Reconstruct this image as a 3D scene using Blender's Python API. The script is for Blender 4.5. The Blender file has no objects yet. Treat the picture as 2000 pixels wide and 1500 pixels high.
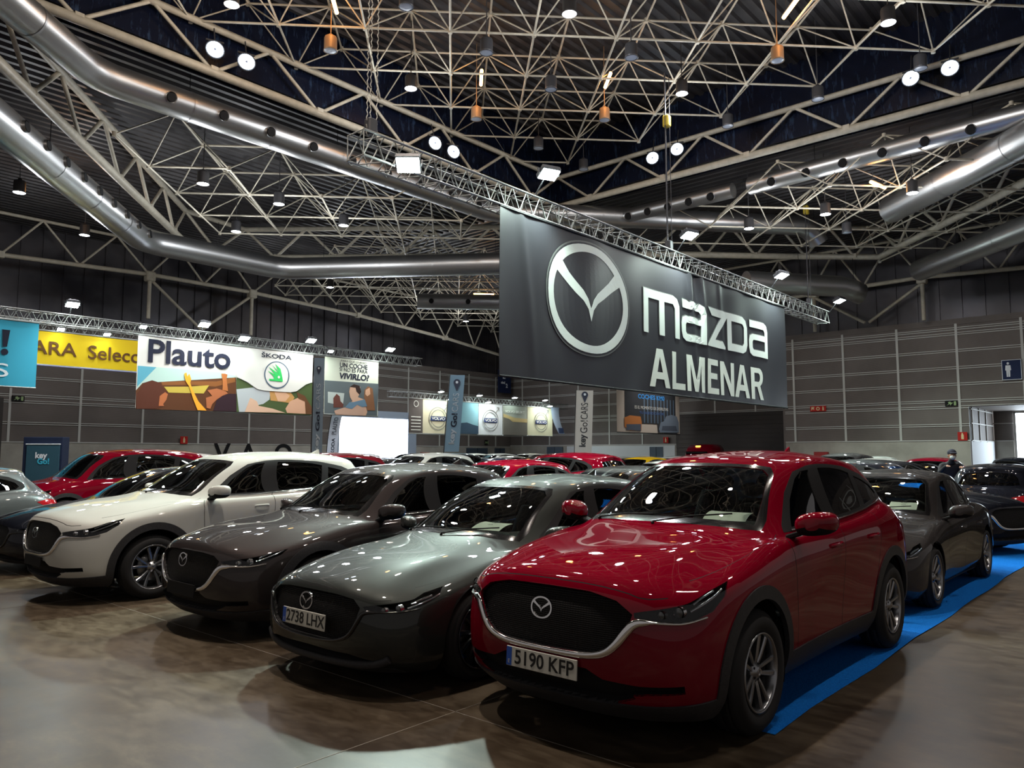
import bpy, bmesh, math, random
import numpy as np
from mathutils import Vector, Matrix
random.seed(7)
C = bpy.context.scene.collection
SC = bpy.context.scene
PI = math.pi
# ---------------------------------------------------------------- camera, world, exposure
YAW = math.radians(41.3)
PITCH = math.atan(136/1500)
EYE = 1.655
cam = bpy.data.cameras.new('camera'); camo = bpy.data.objects.new('camera', cam); C.objects.link(camo)
cam.sensor_width = 36; cam.lens = 27.0; cam.clip_end = 400; cam.clip_start = .05
camo.location = (0, 0, EYE)
camo.rotation_euler = (PI/2 + PITCH, 0, YAW - PI/2)
SC.camera = camo
SC.view_settings.view_transform = 'Standard'
SC.view_settings.look = 'None'
SC.view_settings.gamma = 1.0
SC.view_settings.use_curve_mapping = False
SC.view_settings.exposure = 0.95
SC.cycles.use_denoising = True
SC.cycles.max_bounces = 5
SC.cycles.diffuse_bounces = 2
SC.cycles.glossy_bounces = 3
SC.cycles.transparent_max_bounces = 10
SC.cycles.use_adaptive_sampling = True
SC.cycles.adaptive_threshold = .045
SC.cycles.caustics_reflective = False
SC.cycles.caustics_refractive = False
SC.cycles.sample_clamp_indirect = 3.0
w = bpy.data.worlds.new('world'); SC.world = w; w.use_nodes = True
w.node_tree.nodes['Background'].inputs[0].default_value = (.78, .72, .69, 1)
w.node_tree.nodes['Background'].inputs[1].default_value = .13

def spot(loc, power, color=(1, 1, 1), angle=130, blend=.6, size=.15, target=None, name='lamp_light'):
    l = bpy.data.lights.new(name, 'SPOT'); l.energy = power; l.color = color
    l.spot_size = math.radians(angle); l.spot_blend = blend; l.shadow_soft_size = size
    o = bpy.data.objects.new(name, l); C.objects.link(o); o.location = loc
    if target is not None:
        o.rotation_euler = (Vector(target)-Vector(loc)).to_track_quat('-Z', 'Y').to_euler()
    return o

# floodlights of the black banner's truss: lamp position, aim and power (housings are built further down)
FLOODS = [((10.0, 11.6, 7.5), 2100, (6.2, 8.2, 0)), ((14.42, 11.45, 8.5), 1300, (13.0, 8.0, 0)),
          ((21.53, 11.45, 8.5), 1300, (20.5, 8.3, 0)), ((28.87, 11.45, 8.5), 1300, (28, 8.3, 0)),
          ((35.44, 11.45, 8.5), 1100, (35, 8.5, 0))]
COOL = (.80, 1.0, .90)

# ---------------------------------------------------------------- materials
MATS = {}
def mat(name, col=(.8, .8, .8), rough=.5, metal=0., emit=None, es=1., trans=0., coat=0., ior=1.45, alpha=1., spec=.5, coat_rough=.03):
    if name in MATS: return MATS[name]
    m = bpy.data.materials.new(name); m.use_nodes = True; MATS[name] = m
    b = m.node_tree.nodes['Principled BSDF']
    b.inputs['Base Color'].default_value = (*col, 1); b.inputs['Roughness'].default_value = rough
    b.inputs['Metallic'].default_value = metal; b.inputs['IOR'].default_value = ior
    b.inputs['Transmission Weight'].default_value = trans
    b.inputs['Coat Weight'].default_value = coat; b.inputs['Coat Roughness'].default_value = coat_rough
    b.inputs['Alpha'].default_value = alpha; b.inputs['Specular IOR Level'].default_value = spec
    if emit: b.inputs['Emission Color'].default_value = (*emit, 1); b.inputs['Emission Strength'].default_value = es
    return m
def nodes(m): return m.node_tree.nodes, m.node_tree.links, m.node_tree.nodes['Principled BSDF']
def noise_color(m, c1, c2, scale=3., detail=6., lo=.35, hi=.65, coord='Object', rough=None, bump=0., stretch=None):
    n, l, b = nodes(m)
    tc = n.new('ShaderNodeTexCoord'); mp = n.new('ShaderNodeMapping'); nz = n.new('ShaderNodeTexNoise'); cr = n.new('ShaderNodeValToRGB')
    l.new(tc.outputs[coord], mp.inputs[0]); l.new(mp.outputs[0], nz.inputs['Vector'])
    if stretch: mp.inputs['Scale'].default_value = stretch
    nz.inputs['Scale'].default_value = scale; nz.inputs['Detail'].default_value = detail
    cr.color_ramp.elements[0].position = lo; cr.color_ramp.elements[1].position = hi
    cr.color_ramp.elements[0].color = (*c1, 1); cr.color_ramp.elements[1].color = (*c2, 1)
    l.new(nz.outputs[0], cr.inputs[0]); l.new(cr.outputs[0], b.inputs['Base Color'])
    if rough:
        mr = n.new('ShaderNodeMapRange'); mr.inputs[3].default_value = rough[0]; mr.inputs[4].default_value = rough[1]
        mr.inputs[1].default_value = lo; mr.inputs[2].default_value = hi
        l.new(nz.outputs[0], mr.inputs[0]); l.new(mr.outputs[0], b.inputs['Roughness'])
    if bump:
        bp = n.new('ShaderNodeBump'); bp.inputs['Strength'].default_value = bump; bp.inputs['Distance'].default_value = .02
        l.new(nz.outputs[0], bp.inputs['Height']); l.new(bp.outputs[0], b.inputs['Normal'])
    return m
def paint(name, col, metal=.2, rough=.5, spec=.0):
    m = mat(name, col, rough, metal, coat=.8, coat_rough=.02, spec=spec)
    if 'Noise Texture' not in m.node_tree.nodes:      # fine flake in the lacquer
        n, l, b = nodes(m)
        tc = n.new('ShaderNodeTexCoord'); nz = n.new('ShaderNodeTexNoise'); nz.name = 'Noise Texture'
        nz.inputs['Scale'].default_value = 900
        hs = n.new('ShaderNodeHueSaturation'); hs.inputs['Color'].default_value = (*col, 1)
        mr = n.new('ShaderNodeMapRange'); mr.inputs[3].default_value = .82; mr.inputs[4].default_value = 1.18
        l.new(tc.outputs['Object'], nz.inputs['Vector']); l.new(nz.outputs[0], mr.inputs[0])
        l.new(mr.outputs[0], hs.inputs['Value']); l.new(hs.outputs[0], b.inputs['Base Color'])
    return m
def glass_mat(name, tint=(.75, .82, .8), alpha=.2, rough=.0, k=1.4):
    # thin sheet of tinted glass: clear mirror reflection over a see-through tint
    if name in MATS: return MATS[name]
    m = bpy.data.materials.new(name); m.use_nodes = True; MATS[name] = m
    n, l = m.node_tree.nodes, m.node_tree.links; n.clear()
    out = n.new('ShaderNodeOutputMaterial'); mix = n.new('ShaderNodeMixShader'); t = n.new('ShaderNodeBsdfTransparent'); g = n.new('ShaderNodeBsdfGlossy')
    f = n.new('ShaderNodeFresnel'); f.inputs[0].default_value = 1.55
    mu = n.new('ShaderNodeMath'); mu.operation = 'MULTIPLY_ADD'; mu.inputs[1].default_value = k; mu.inputs[2].default_value = .02; mu.use_clamp = True
    t.inputs[0].default_value = (*tint, 1); g.inputs['Roughness'].default_value = rough; g.inputs[0].default_value = (.95, .97, 1, 1)
    l.new(f.outputs[0], mu.inputs[0]); l.new(mu.outputs[0], mix.inputs[0]); l.new(t.outputs[0], mix.inputs[1]); l.new(g.outputs[0], mix.inputs[2]); l.new(mix.outputs[0], out.inputs[0])
    return m

M_RUB = mat('tyre_rubber', (.012, .012, .013), .75)
M_BLK = mat('gloss_black', (.006, .006, .007), .15, coat=.5)
M_DRK = mat('matt_black_plastic', (.010, .010, .011), .7, spec=.2)
M_CLAD = noise_color(mat('dark_grey_cladding', (.03, .03, .033), .55, spec=.35), (.026, .026, .029), (.036, .036, .039), 60, 3)
M_CHR = mat('chrome', (.85, .85, .86), .08, 1.)
M_RIM = mat('silver_alloy', (.30, .31, .33), .25, .9, coat=.4)
M_RIMD = mat('dark_alloy', (.03, .03, .033), .25, .7, coat=.5)
M_GLW = glass_mat('windscreen_glass', (.80, .90, .85), k=.9)
M_GLS = glass_mat('dark_side_glass', (.13, .14, .15))
M_LENS = glass_mat('lamp_cover_glass', (.85, .88, .9), k=.5)
M_INT = mat('black_cabin_plastic', (.02, .022, .024), .6)
M_SEAT = noise_color(mat('black_seat_cloth', (.02, .02, .022), .9), (.015, .015, .017), (.026, .026, .028), 80, 2)
M_HEAD = mat('cream_headliner', (.46, .47, .38), .85)
M_PLATE = mat('plate_white', (.60, .60, .54), .4)
M_INK = mat('plate_black', (.008, .008, .008), .5)
M_EU = mat('plate_blue', (.02, .09, .45), .4)
M_PAPER = mat('white_paper', (.80, .84, .76), .8)
M_REFL = mat('lamp_reflector', (.55, .56, .58), .12, 1.)
M_TAIL = mat('red_tail_lamp', (.35, .01, .015), .1, coat=1.)
M_STEEL = noise_color(mat('beige_painted_steel', (.45, .41, .33), .45, spec=.4), (.40, .365, .29), (.49, .45, .36), 5, 4)
M_ALU = mat('truss_aluminium', (.27, .28, .27), .42, .6)
M_DUCT = mat('galvanised_duct', (.40, .40, .40), .36, .95)

# ---------------------------------------------------------------- mesh helpers
def tag(o, label=None, cat=None, group=None, kind=None):
    if label: o['label'] = label
    if cat: o['category'] = cat
    if group: o['group'] = group
    if kind: o['kind'] = kind
    return o
def empty(name, loc=(0, 0, 0), rz=0.):
    o = bpy.data.objects.new(name, None); C.objects.link(o); o.location = loc; o.rotation_euler = (0, 0, rz); o.empty_display_size = .2
    return o
class MB:
    def __init__(s): s.v = []; s.f = []; s.m = []; s.sm = []
    def add(s, vs, fs, mi=0, smooth=False):
        o = len(s.v); s.v += [tuple(map(float, p)) for p in vs]; s.f += [tuple(i+o for i in f) for f in fs]; s.m += [mi]*len(fs); s.sm += [smooth]*len(fs)
    def box(s, c, d, mi=0, R=None):
        vs = [Vector((x*d[0]/2, y*d[1]/2, z*d[2]/2)) for x in (-1, 1) for y in (-1, 1) for z in (-1, 1)]
        if R is not None: vs = [R @ p for p in vs]
        s.add([p+Vector(c) for p in vs], [(0, 1, 3, 2), (4, 6, 7, 5), (0, 4, 5, 1), (2, 3, 7, 6), (0, 2, 6, 4), (1, 5, 7, 3)], mi)
    def bbox(s, c, d, r=.01, mi=0, R=None):     # box with chamfered edges
        h = [x/2 for x in d]; r = min(r, *[x*.49 for x in h]); vs = []; idx = {}
        for sx in (-1, 1):
            for sy in (-1, 1):
                for sz in (-1, 1):
                    for k in range(3):
                        p = [sx*h[0], sy*h[1], sz*h[2]]
                        for a in range(3):
                            if a != k: p[a] -= (sx, sy, sz)[a]*r
                        idx[(sx, sy, sz, k)] = len(vs); vs.append(Vector(p))
        fs = []
        I = lambda a, b, c_, k: idx[(a, b, c_, k)]
        for q in (-1, 1):
            fs.append([I(q, -1, -1, 0), I(q, 1, -1, 0), I(q, 1, 1, 0), I(q, -1, 1, 0)][::q])
            fs.append([I(-1, q, -1, 1), I(-1, q, 1, 1), I(1, q, 1, 1), I(1, q, -1, 1)][::q])
            fs.append([I(-1, -1, q, 2), I(1, -1, q, 2), I(1, 1, q, 2), I(-1, 1, q, 2)][::q])
        for a in (-1, 1):
            for b in (-1, 1):
                fs.append([I(a, b, -1, 0), I(a, b, 1, 0), I(a, b, 1, 1), I(a, b, -1, 1)][::a*b])
                fs.append([I(a, -1, b, 2), I(a, 1, b, 2), I(a, 1, b, 0), I(a, -1, b, 0)][::a*b])
                fs.append([I(-1, a, b, 1), I(1, a, b, 1), I(1, a, b, 2), I(-1, a, b, 2)][::a*b])
                for c_ in (-1, 1): fs.append([I(a, b, c_, 0), I(a, b, c_, 1), I(a, b, c_, 2)][::a*b*c_])
        if R is not None: vs = [R @ p for p in vs]
        s.add([p+Vector(c) for p in vs], fs, mi)
    def tube(s, a, b, r, n=6, mi=0, cap=False, smooth=True, r2=None):
        a = Vector(a); b = Vector(b); d = b-a
        if d.length < 1e-6: return
        q = d.to_track_quat('Z', 'Y'); r2 = r if r2 is None else r2; vs = []
        for p, rr in ((a, r), (b, r2)):
            for k in range(n): vs.append(p + q @ Vector((rr*math.cos(2*PI*k/n), rr*math.sin(2*PI*k/n), 0)))
        s.add(vs, [(k, (k+1) % n, n+(k+1) % n, n+k) for k in range(n)], mi, smooth)
        if cap: s.add(vs, [tuple(range(n))[::-1], tuple(range(n, 2*n))], mi)
    def path(s, pts, r, n=8, mi=0, closed=False, cap=True, prof=None, ups=None):
        # sweep a round (or given) profile along points; ups = normals for an oriented profile
        P = [Vector(p) for p in pts]; L = len(P); vs = []
        prof = prof or [(r*math.cos(2*PI*k/n), r*math.sin(2*PI*k/n)) for k in range(n)]; n = len(prof)
        up = Vector((0, 0, 1))
        for i in range(L):
            t = (P[(i+1) % L]-P[i-1]) if closed else (P[min(i+1, L-1)]-P[max(i-1, 0)])
            t.normalize(); u = Vector(ups[i]) if ups else up
            if abs(t.dot(u)) > .95 and not ups: u = Vector((1, 0, 0))
            sd = t.cross(u).normalized(); uu = sd.cross(t).normalized()
            for (x, y) in prof: vs.append(P[i]+sd*x+uu*y)
        fs = []
        for i in range(L if closed else L-1):
            j = (i+1) % L
            for k in range(n): fs.append((i*n+k, i*n+(k+1) % n, j*n+(k+1) % n, j*n+k))
        s.add(vs, fs, mi, True)
        if cap and not closed: s.add(vs, [tuple(range(n))[::-1], tuple(range((L-1)*n, L*n))], mi)
    def lathe(s, prof, n=32, mi=0, axis='Z', c=(0, 0, 0), smooth=True, closed=False):
        vs = []; c = Vector(c)
        for (r, h) in prof:
            for k in range(n):
                a = 2*PI*k/n; x, y = r*math.cos(a), r*math.sin(a)
                vs.append(c+Vector({'Z': (x, y, h), 'Y': (x, h, y), 'X': (h, x, y)}[axis]))
        L = len(prof); fs = []
        for i in range(L if closed else L-1):
            j = (i+1) % L
            for k in range(n): fs.append((i*n+k, i*n+(k+1) % n, j*n+(k+1) % n, j*n+k))
        s.add(vs, fs, mi, smooth)
    def grid(s, P, mi=0, smooth=True, closed_u=False):
        R_ = len(P); K = len(P[0]); vs = [p for row in P for p in row]; fs = []
        for i in range(R_-1):
            for j in range(K if closed_u else K-1): fs.append((i*K+j, i*K+(j+1) % K, (i+1)*K+(j+1) % K, (i+1)*K+j))
        s.add(vs, fs, mi, smooth)
    def ellipsoid(s, c, r, n=16, m=10, mi=0, R=None):
        P = []
        for i in range(m+1):
            a = -PI/2+PI*i/m; row = []
            for k in range(n):
                p = Vector((r[0]*math.cos(a)*math.cos(2*PI*k/n), r[1]*math.cos(a)*math.sin(2*PI*k/n), r[2]*math.sin(a)))
                row.append((R @ p if R is not None else p)+Vector(c))
            P.append(row)
        s.grid(P, mi, True, True)
    def mesh(s, name, mats):
        me = bpy.data.meshes.new(name); me.from_pydata(s.v, [], s.f)
        for m in (mats if isinstance(mats, (list, tuple)) else [mats]): me.materials.append(m)
        me.polygons.foreach_set('material_index', s.m); me.polygons.foreach_set('use_smooth', s.sm); me.update()
        return me
    def build(s, name, mats, parent=None, loc=None, **k):
        o = bpy.data.objects.new(name, s.mesh(name, mats)); C.objects.link(o)
        if parent is not None: o.parent = parent
        if loc is not None: o.location = loc
        if k: tag(o, **k)
        return o
_tc = {}
def text_mesh(txt, size=1., extrude=.0, bold=0., align='CENTER', sx=1., shear=0., space=1.):
    key = (txt, size, extrude, bold, align, sx, shear, space)
    if key in _tc: return _tc[key]
    cu = bpy.data.curves.new('text', 'FONT'); cu.body = txt; cu.size = size; cu.extrude = extrude; cu.offset = bold; cu.shear = shear
    cu.align_x = align; cu.align_y = 'CENTER'; cu.resolution_u = 4; cu.space_character = space
    o = bpy.data.objects.new('text', cu); C.objects.link(o)
    bpy.context.view_layer.update()
    me = bpy.data.meshes.new_from_object(o.evaluated_get(bpy.context.evaluated_depsgraph_get()))
    bpy.data.objects.remove(o); bpy.data.curves.remove(cu)
    for v in me.vertices: v.co.x *= sx
    _tc[key] = me
    return me
def frame(o, u, v):      # matrix: local x -> u, local y -> v, origin o
    u = Vector(u).normalized(); v = Vector(v).normalized(); n = u.cross(v)
    return Matrix(((u.x, v.x, n.x, o[0]), (u.y, v.y, n.y, o[1]), (u.z, v.z, n.z, o[2]), (0, 0, 0, 1)))
def text(name, txt, M, m, parent=None, **k):
    me = text_mesh(txt, **k).copy(); me.transform(M); me.materials.clear(); me.materials.append(m)
    o = bpy.data.objects.new(name, me); C.objects.link(o); o.parent = parent
    return o
def poly2d(name, polys, M, m, parent=None, thick=0., holes=None):
    # flat outlines (possibly with holes) as a curve-filled mesh, given thickness
    cu = bpy.data.curves.new('shape', 'CURVE'); cu.dimensions = '2D'; cu.fill_mode = 'BOTH'; cu.extrude = thick
    for p in polys:
        sp = cu.splines.new('POLY'); sp.points.add(len(p)-1); sp.use_cyclic_u = True
        for q, (x, y) in zip(sp.points, p): q.co = (x, y, 0, 1)
    o = bpy.data.objects.new('shape', cu); C.objects.link(o); bpy.context.view_layer.update()
    me = bpy.data.meshes.new_from_object(o.evaluated_get(bpy.context.evaluated_depsgraph_get()))
    bpy.data.objects.remove(o); bpy.data.curves.remove(cu)
    me.transform(M); me.materials.clear(); me.materials.append(m)
    o = bpy.data.objects.new(name, me); C.objects.link(o); o.parent = parent
    return o
def ell(cx, cy, rx, ry, n=40, a0=0., a1=2*PI, e=1.):
    out = []
    for k in range(n):
        a = a0+(a1-a0)*k/n; c_, s_ = math.cos(a), math.sin(a)
        out.append((cx+rx*math.copysign(abs(c_)**e, c_), cy+ry*math.copysign(abs(s_)**e, s_)))
    return out
def chaikin(P, n=2, closed=True):
    for _ in range(n):
        Q = []; L = len(P)
        for i in range(L if closed else L-1):
            a = P[i]; b = P[(i+1) % L]
            Q.append(tuple(a[k]*.75+b[k]*.25 for k in range(len(a)))); Q.append(tuple(a[k]*.25+b[k]*.75 for k in range(len(a))))
        if not closed: Q = [P[0]]+Q+[P[-1]]
        P = Q
    return P
def copy_tree(o, parent=None, swap=None):
    c = o.copy(); C.objects.link(c)
    if parent is not None: c.parent = parent
    if swap and c.type == 'MESH':
        for s_ in c.material_slots:
            if s_.material == swap[0]: s_.link = 'OBJECT'; s_.material = swap[1]
    for ch in list(o.children): copy_tree(ch, c, swap)
    return c
# ---------------------------------------------------------------- winged oval emblem (outlines, half width 1.25, half height 1)
def emblem_polys():
    ri = (1.09, .86)
    arc = lambda a0, a1, n: [(ri[0]*math.cos(math.radians(a0+(a1-a0)*k/(n-1))), ri[1]*math.sin(math.radians(a0+(a1-a0)*k/(n-1)))) for k in range(n)]
    wl = [(-.62, .40), (-.40, .25), (-.22, .13), (-.09, -.01), (0, -.19)]
    up_hole = arc(42, 138, 20)+wl+[(-x, y) for x, y in wl[:-1]][::-1]
    lw = [(.70, .22), (.44, .06), (.22, -.06), (.08, -.20), (0, -.42)]
    lo_hole = arc(154, 386, 34)+lw+[(-x, y) for x, y in lw[:-1]][::-1]
    return [ell(0, 0, 1.25, 1.0, 48, e=.93), up_hole, lo_hole]
EMB = emblem_polys()
def emblem(name, M, s, m, parent=None, thick=.004):
    return poly2d(name, [[(x*s, y*s) for x, y in p] for p in EMB], M, m, parent, thick)

# ---------------------------------------------------------------- car body: one smooth surface over a cage of 16 columns x 14 rows
def base_cage():
    W = []
    # columns front centre .. rear centre; rows sill .. roof centre; x from the front axle, y half width, z up
    W.append([(-.80, 0, .20), (-.90, 0, .30), (-.94, 0, .42), (-.95, 0, .60), (-.935, 0, .80), (-.87, 0, .935), (-.72, 0, 1.00), (-.33, 0, 1.09), (.28, 0, 1.165), (.66, 0, 1.40), (1.05, 0, 1.59), (1.22, 0, 1.635), (1.38, 0, 1.655), (1.50, 0, 1.668)])
    W.append([(-.79, .31, .20), (-.89, .33, .30), (-.93, .34, .42), (-.94, .34, .60), (-.925, .34, .80), (-.86, .34, .93), (-.70, .32, .995), (-.31, .30, 1.085), (.29, .25, 1.163), (.67, .22, 1.398), (1.06, .20, 1.587), (1.23, .17, 1.633), (1.40, .09, 1.655), (1.58, 0, 1.672)])
    W.append([(-.71, .57, .20), (-.81, .62, .30), (-.855, .63, .43), (-.865, .63, .60), (-.845, .62, .785), (-.775, .61, .90), (-.60, .55, .985), (-.22, .51, 1.085), (.33, .45, 1.158), (.70, .40, 1.39), (1.09, .36, 1.58), (1.27, .30, 1.63), (1.48, .16, 1.658), (1.68, 0, 1.677)])
    W.append([(-.58, .73, .20), (-.67, .79, .30), (-.70, .805, .44), (-.70, .81, .60), (-.675, .80, .76), (-.60, .775, .875), (-.44, .69, .972), (-.06, .62, 1.078), (.40, .585, 1.148), (.75, .53, 1.376), (1.14, .46, 1.568), (1.34, .39, 1.622), (1.58, .20, 1.66), (1.80, 0, 1.68)])
    W.append([(-.42, .81, .20), (-.44, .87, .30), (-.44, .895, .45), (-.44, .90, .62), (-.42, .895, .79), (-.38, .87, .90), (-.22, .79, .985), (.12, .705, 1.072), (.475, .68, 1.135), (.82, .615, 1.355), (1.20, .535, 1.55), (1.44, .45, 1.613), (1.70, .23, 1.663), (1.93, 0, 1.682)])
    W.append([(0, .83, .22), (0, .885, .32), (0, .915, .46), (0, .922, .64), (0, .918, .82), (.0, .905, .935), (.10, .845, 1.02), (.33, .775, 1.085), (.57, .745, 1.118), (.92, .665, 1.325), (1.28, .585, 1.54), (1.55, .49, 1.612), (1.83, .25, 1.668), (2.05, 0, 1.683)])
    W.append([(.50, .80, .22), (.50, .865, .31), (.50, .895, .46), (.50, .905, .64), (.50, .905, .83), (.50, .90, .955), (.52, .87, 1.045), (.60, .82, 1.092), (.72, .79, 1.112), (1.05, .70, 1.31), (1.40, .615, 1.548), (1.66, .515, 1.62), (1.95, .26, 1.670), (2.15, 0, 1.683)])
    W.append([(1.00, .79, .22), (1.00, .85, .31), (1.00, .875, .46), (1.00, .89, .64), (1.00, .905, .83), (1.00, .905, .96), (1.00, .88, 1.055), (1.02, .84, 1.10), (1.08, .81, 1.122), (1.32, .715, 1.36), (1.60, .63, 1.562), (1.80, .53, 1.628), (2.06, .27, 1.671), (2.25, 0, 1.682)])
    W.append([(1.50, .79, .22), (1.50, .85, .31), (1.50, .87, .46), (1.50, .885, .64), (1.50, .905, .84), (1.50, .907, .975), (1.50, .885, 1.07), (1.50, .845, 1.115), (1.52, .815, 1.138), (1.67, .72, 1.38), (1.82, .635, 1.57), (1.98, .535, 1.628), (2.2, .27, 1.67), (2.37, 0, 1.68)])
    W.append([(2.02, .80, .22), (2.02, .855, .31), (2.02, .885, .46), (2.02, .90, .64), (2.02, .91, .86), (2.02, .907, .995), (2.02, .885, 1.09), (2.02, .84, 1.137), (2.03, .81, 1.16), (2.09, .72, 1.38), (2.15, .632, 1.562), (2.24, .535, 1.618), (2.38, .27, 1.66), (2.50, 0, 1.672)])
    W.append([(2.42, .81, .22), (2.42, .87, .32), (2.42, .905, .46), (2.42, .92, .66), (2.42, .92, .88), (2.42, .91, 1.02), (2.42, .88, 1.115), (2.42, .83, 1.165), (2.42, .80, 1.19), (2.45, .71, 1.38), (2.46, .625, 1.545), (2.52, .53, 1.60), (2.60, .27, 1.645), (2.66, 0, 1.66)])
    W.append([(2.72, .82, .24), (2.72, .88, .34), (2.72, .915, .48), (2.72, .925, .68), (2.72, .92, .90), (2.72, .905, 1.04), (2.72, .87, 1.14), (2.73, .81, 1.20), (2.74, .78, 1.225), (2.75, .70, 1.38), (2.76, .61, 1.52), (2.79, .52, 1.578), (2.82, .27, 1.627), (2.84, 0, 1.642)])
    W.append([(3.10, .80, .24), (3.12, .87, .34), (3.13, .895, .50), (3.13, .905, .70), (3.12, .90, .92), (3.10, .88, 1.05), (3.08, .83, 1.15), (3.07, .77, 1.205), (3.06, .74, 1.235), (3.03, .67, 1.37), (2.99, .58, 1.495), (2.99, .50, 1.552), (3.0, .27, 1.60), (3.0, 0, 1.617)])
    W.append([(3.34, .70, .26), (3.40, .77, .36), (3.42, .79, .52), (3.42, .80, .72), (3.40, .79, .92), (3.36, .76, 1.05), (3.31, .70, 1.13), (3.26, .64, 1.18), (3.24, .61, 1.22), (3.17, .55, 1.36), (3.09, .49, 1.475), (3.08, .44, 1.532), (3.08, .25, 1.58), (3.08, 0, 1.60)])
    W.append([(3.44, .42, .28), (3.52, .46, .38), (3.56, .47, .54), (3.56, .48, .74), (3.52, .47, .93), (3.47, .45, 1.05), (3.42, .43, 1.12), (3.37, .41, 1.17), (3.34, .39, 1.21), (3.25, .35, 1.35), (3.15, .31, 1.47), (3.13, .27, 1.525), (3.13, .18, 1.565), (3.13, 0, 1.585)])
    W.append([(3.47, 0, .28), (3.55, 0, .38), (3.60, 0, .54), (3.60, 0, .74), (3.56, 0, .93), (3.50, 0, 1.05), (3.45, 0, 1.12), (3.40, 0, 1.17), (3.37, 0, 1.21), (3.28, 0, 1.35), (3.17, 0, 1.47), (3.15, 0, 1.525), (3.15, 0, 1.56), (3.15, 0, 1.58)])
    return np.array(W)            # [col, row, xyz]
def lut(x, pairs):
    a, b = zip(*pairs); return np.interp(x, a, b)
class Surf:
    # cubic B-spline over the cage, mirrored at the middle plane
    def __init__(s, cage):
        m = np.array([1, -1, 1.])
        def ext(Cg):
            lo = Cg[1:2]*m; hi = Cg[-2:-1]*m
            A = np.concatenate([lo, Cg, hi], 0)
            bot = (2*A[:, 0:1]-A[:, 1:2]); top = A[:, -2:-1]*m
            return np.concatenate([bot, A, top], 1)
        Cg = cage.copy()
        for _ in range(3):     # pull the smooth surface back onto the cage
            E = ext(Cg); nc, nr = Cg.shape[:2]
            S_ = np.zeros_like(Cg)
            k = [1/6, 4/6, 1/6]
            for i in range(3):
                for j in range(3): S_ += k[i]*k[j]*E[i:i+nc, j:j+nr]
            Cg = Cg+.75*(cage-S_)
            Cg[0, :, 1] = 0; Cg[-1, :, 1] = 0; Cg[:, -1, 1] = 0
        s.E = ext(Cg); s.nu = cage.shape[0]-1; s.nv = cage.shape[1]-1
    @staticmethod
    def _b(t): return np.stack([(1-t)**3/6, (3*t**3-6*t**2+4)/6, (-3*t**3+3*t**2+3*t+1)/6, t**3/6], -1)
    @staticmethod
    def _d(t): return np.stack([-(1-t)**2/2, (3*t**2-4*t)/2, (-3*t**2+2*t+1)/2, t**2/2], -1)
    def ev(s, u, v, nrm=False):
        u = np.clip(np.asarray(u, float), 0, s.nu); v = np.clip(np.asarray(v, float), 0, s.nv)
        iu = np.minimum(u.astype(int), s.nu-1); iv = np.minimum(v.astype(int), s.nv-1); fu = u-iu; fv = v-iv
        bu, bv = s._b(fu), s._b(fv); P = np.zeros(u.shape+(3,))
        G = [[s.E[iu+i, iv+j] for j in range(4)] for i in range(4)]
        for i in range(4):
            for j in range(4): P += (bu[..., i]*bv[..., j])[..., None]*G[i][j]
        if not nrm: return P
        du, dv = s._d(fu), s._d(fv); Pu = np.zeros_like(P); Pv = np.zeros_like(P)
        for i in range(4):
            for j in range(4):
                Pu += (du[..., i]*bv[..., j])[..., None]*G[i][j]; Pv += (bu[..., i]*dv[..., j])[..., None]*G[i][j]
        N = np.cross(Pu, Pv); L = np.linalg.norm(N, axis=-1, keepdims=True); N = N/np.maximum(L, 1e-9)
        return P, N
    def table(s):
        s.U, s.V = np.meshgrid(np.linspace(0, s.nu, 451), np.linspace(0, s.nv, 391), indexing='ij'); s.T = s.ev(s.U, s.V)
    def find(s, kind, a, b):
        # F: (y, z) on the nose; S: (x, z) on the flank; T: (x, y) from above; W: (y, z) on the windscreen; B: (y, z) at the back
        ax = {'F': (1, 2), 'S': (0, 2), 'T': (0, 1), 'W': (1, 2), 'B': (1, 2)}[kind]
        u0, u1, v0, v1 = {'F': (0, 4.3, 0, 7), 'S': (3.0, 13.0, 0, 10.6), 'T': (0, 15, 4.4, 13), 'W': (0, 6.5, 7.6, 11.5), 'B': (12.5, 15, 0, 12)}[kind]
        q = getattr(s, '_q', None)
        if q is None: q = s._q = {}
        if kind not in q:
            M_ = (s.U >= u0) & (s.U <= u1) & (s.V >= v0) & (s.V <= v1); q[kind] = (s.U[M_], s.V[M_], s.T[M_])
        U, V, T = q[kind]
        d = (T[:, ax[0]]-a)**2+(T[:, ax[1]]-b)**2; k = int(np.argmin(d)); u, v = U[k], V[k]
        for _ in range(6):      # Newton in the chosen view
            e = 1e-4
            P = s.ev(np.array([u, u+e, u]), np.array([v, v, v+e]))[:, ax]
            J = np.array([(P[1]-P[0])/e, (P[2]-P[0])/e]).T; r = np.array([a, b])-P[0]
            if abs(np.linalg.det(J)) < 1e-5: break
            st = np.linalg.solve(J, r); st = np.clip(st, -.1, .1)
            nu, nv = min(max(u+st[0], u0), u1), min(max(v+st[1], v0), v1)
            u, v = nu, nv
        return u, v
    def pt(s, kind, a, b, off=0.):
        u, v = s.find(kind, a, b); P, N = s.ev(np.array([u]), np.array([v]), True)
        return P[0]+N[0]*off, N[0]
def densify(P, step=.5, closed=True):
    out = []; L = len(P)
    for i in range(L if closed else L-1):
        a, b = P[i], P[(i+1) % L]; n = max(1, int(math.hypot(a[0]-b[0], a[1]-b[1])/step))
        for k in range(n): out.append((a[0]+(b[0]-a[0])*k/n, a[1]+(b[1]-a[1])*k/n))
    return out
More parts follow.
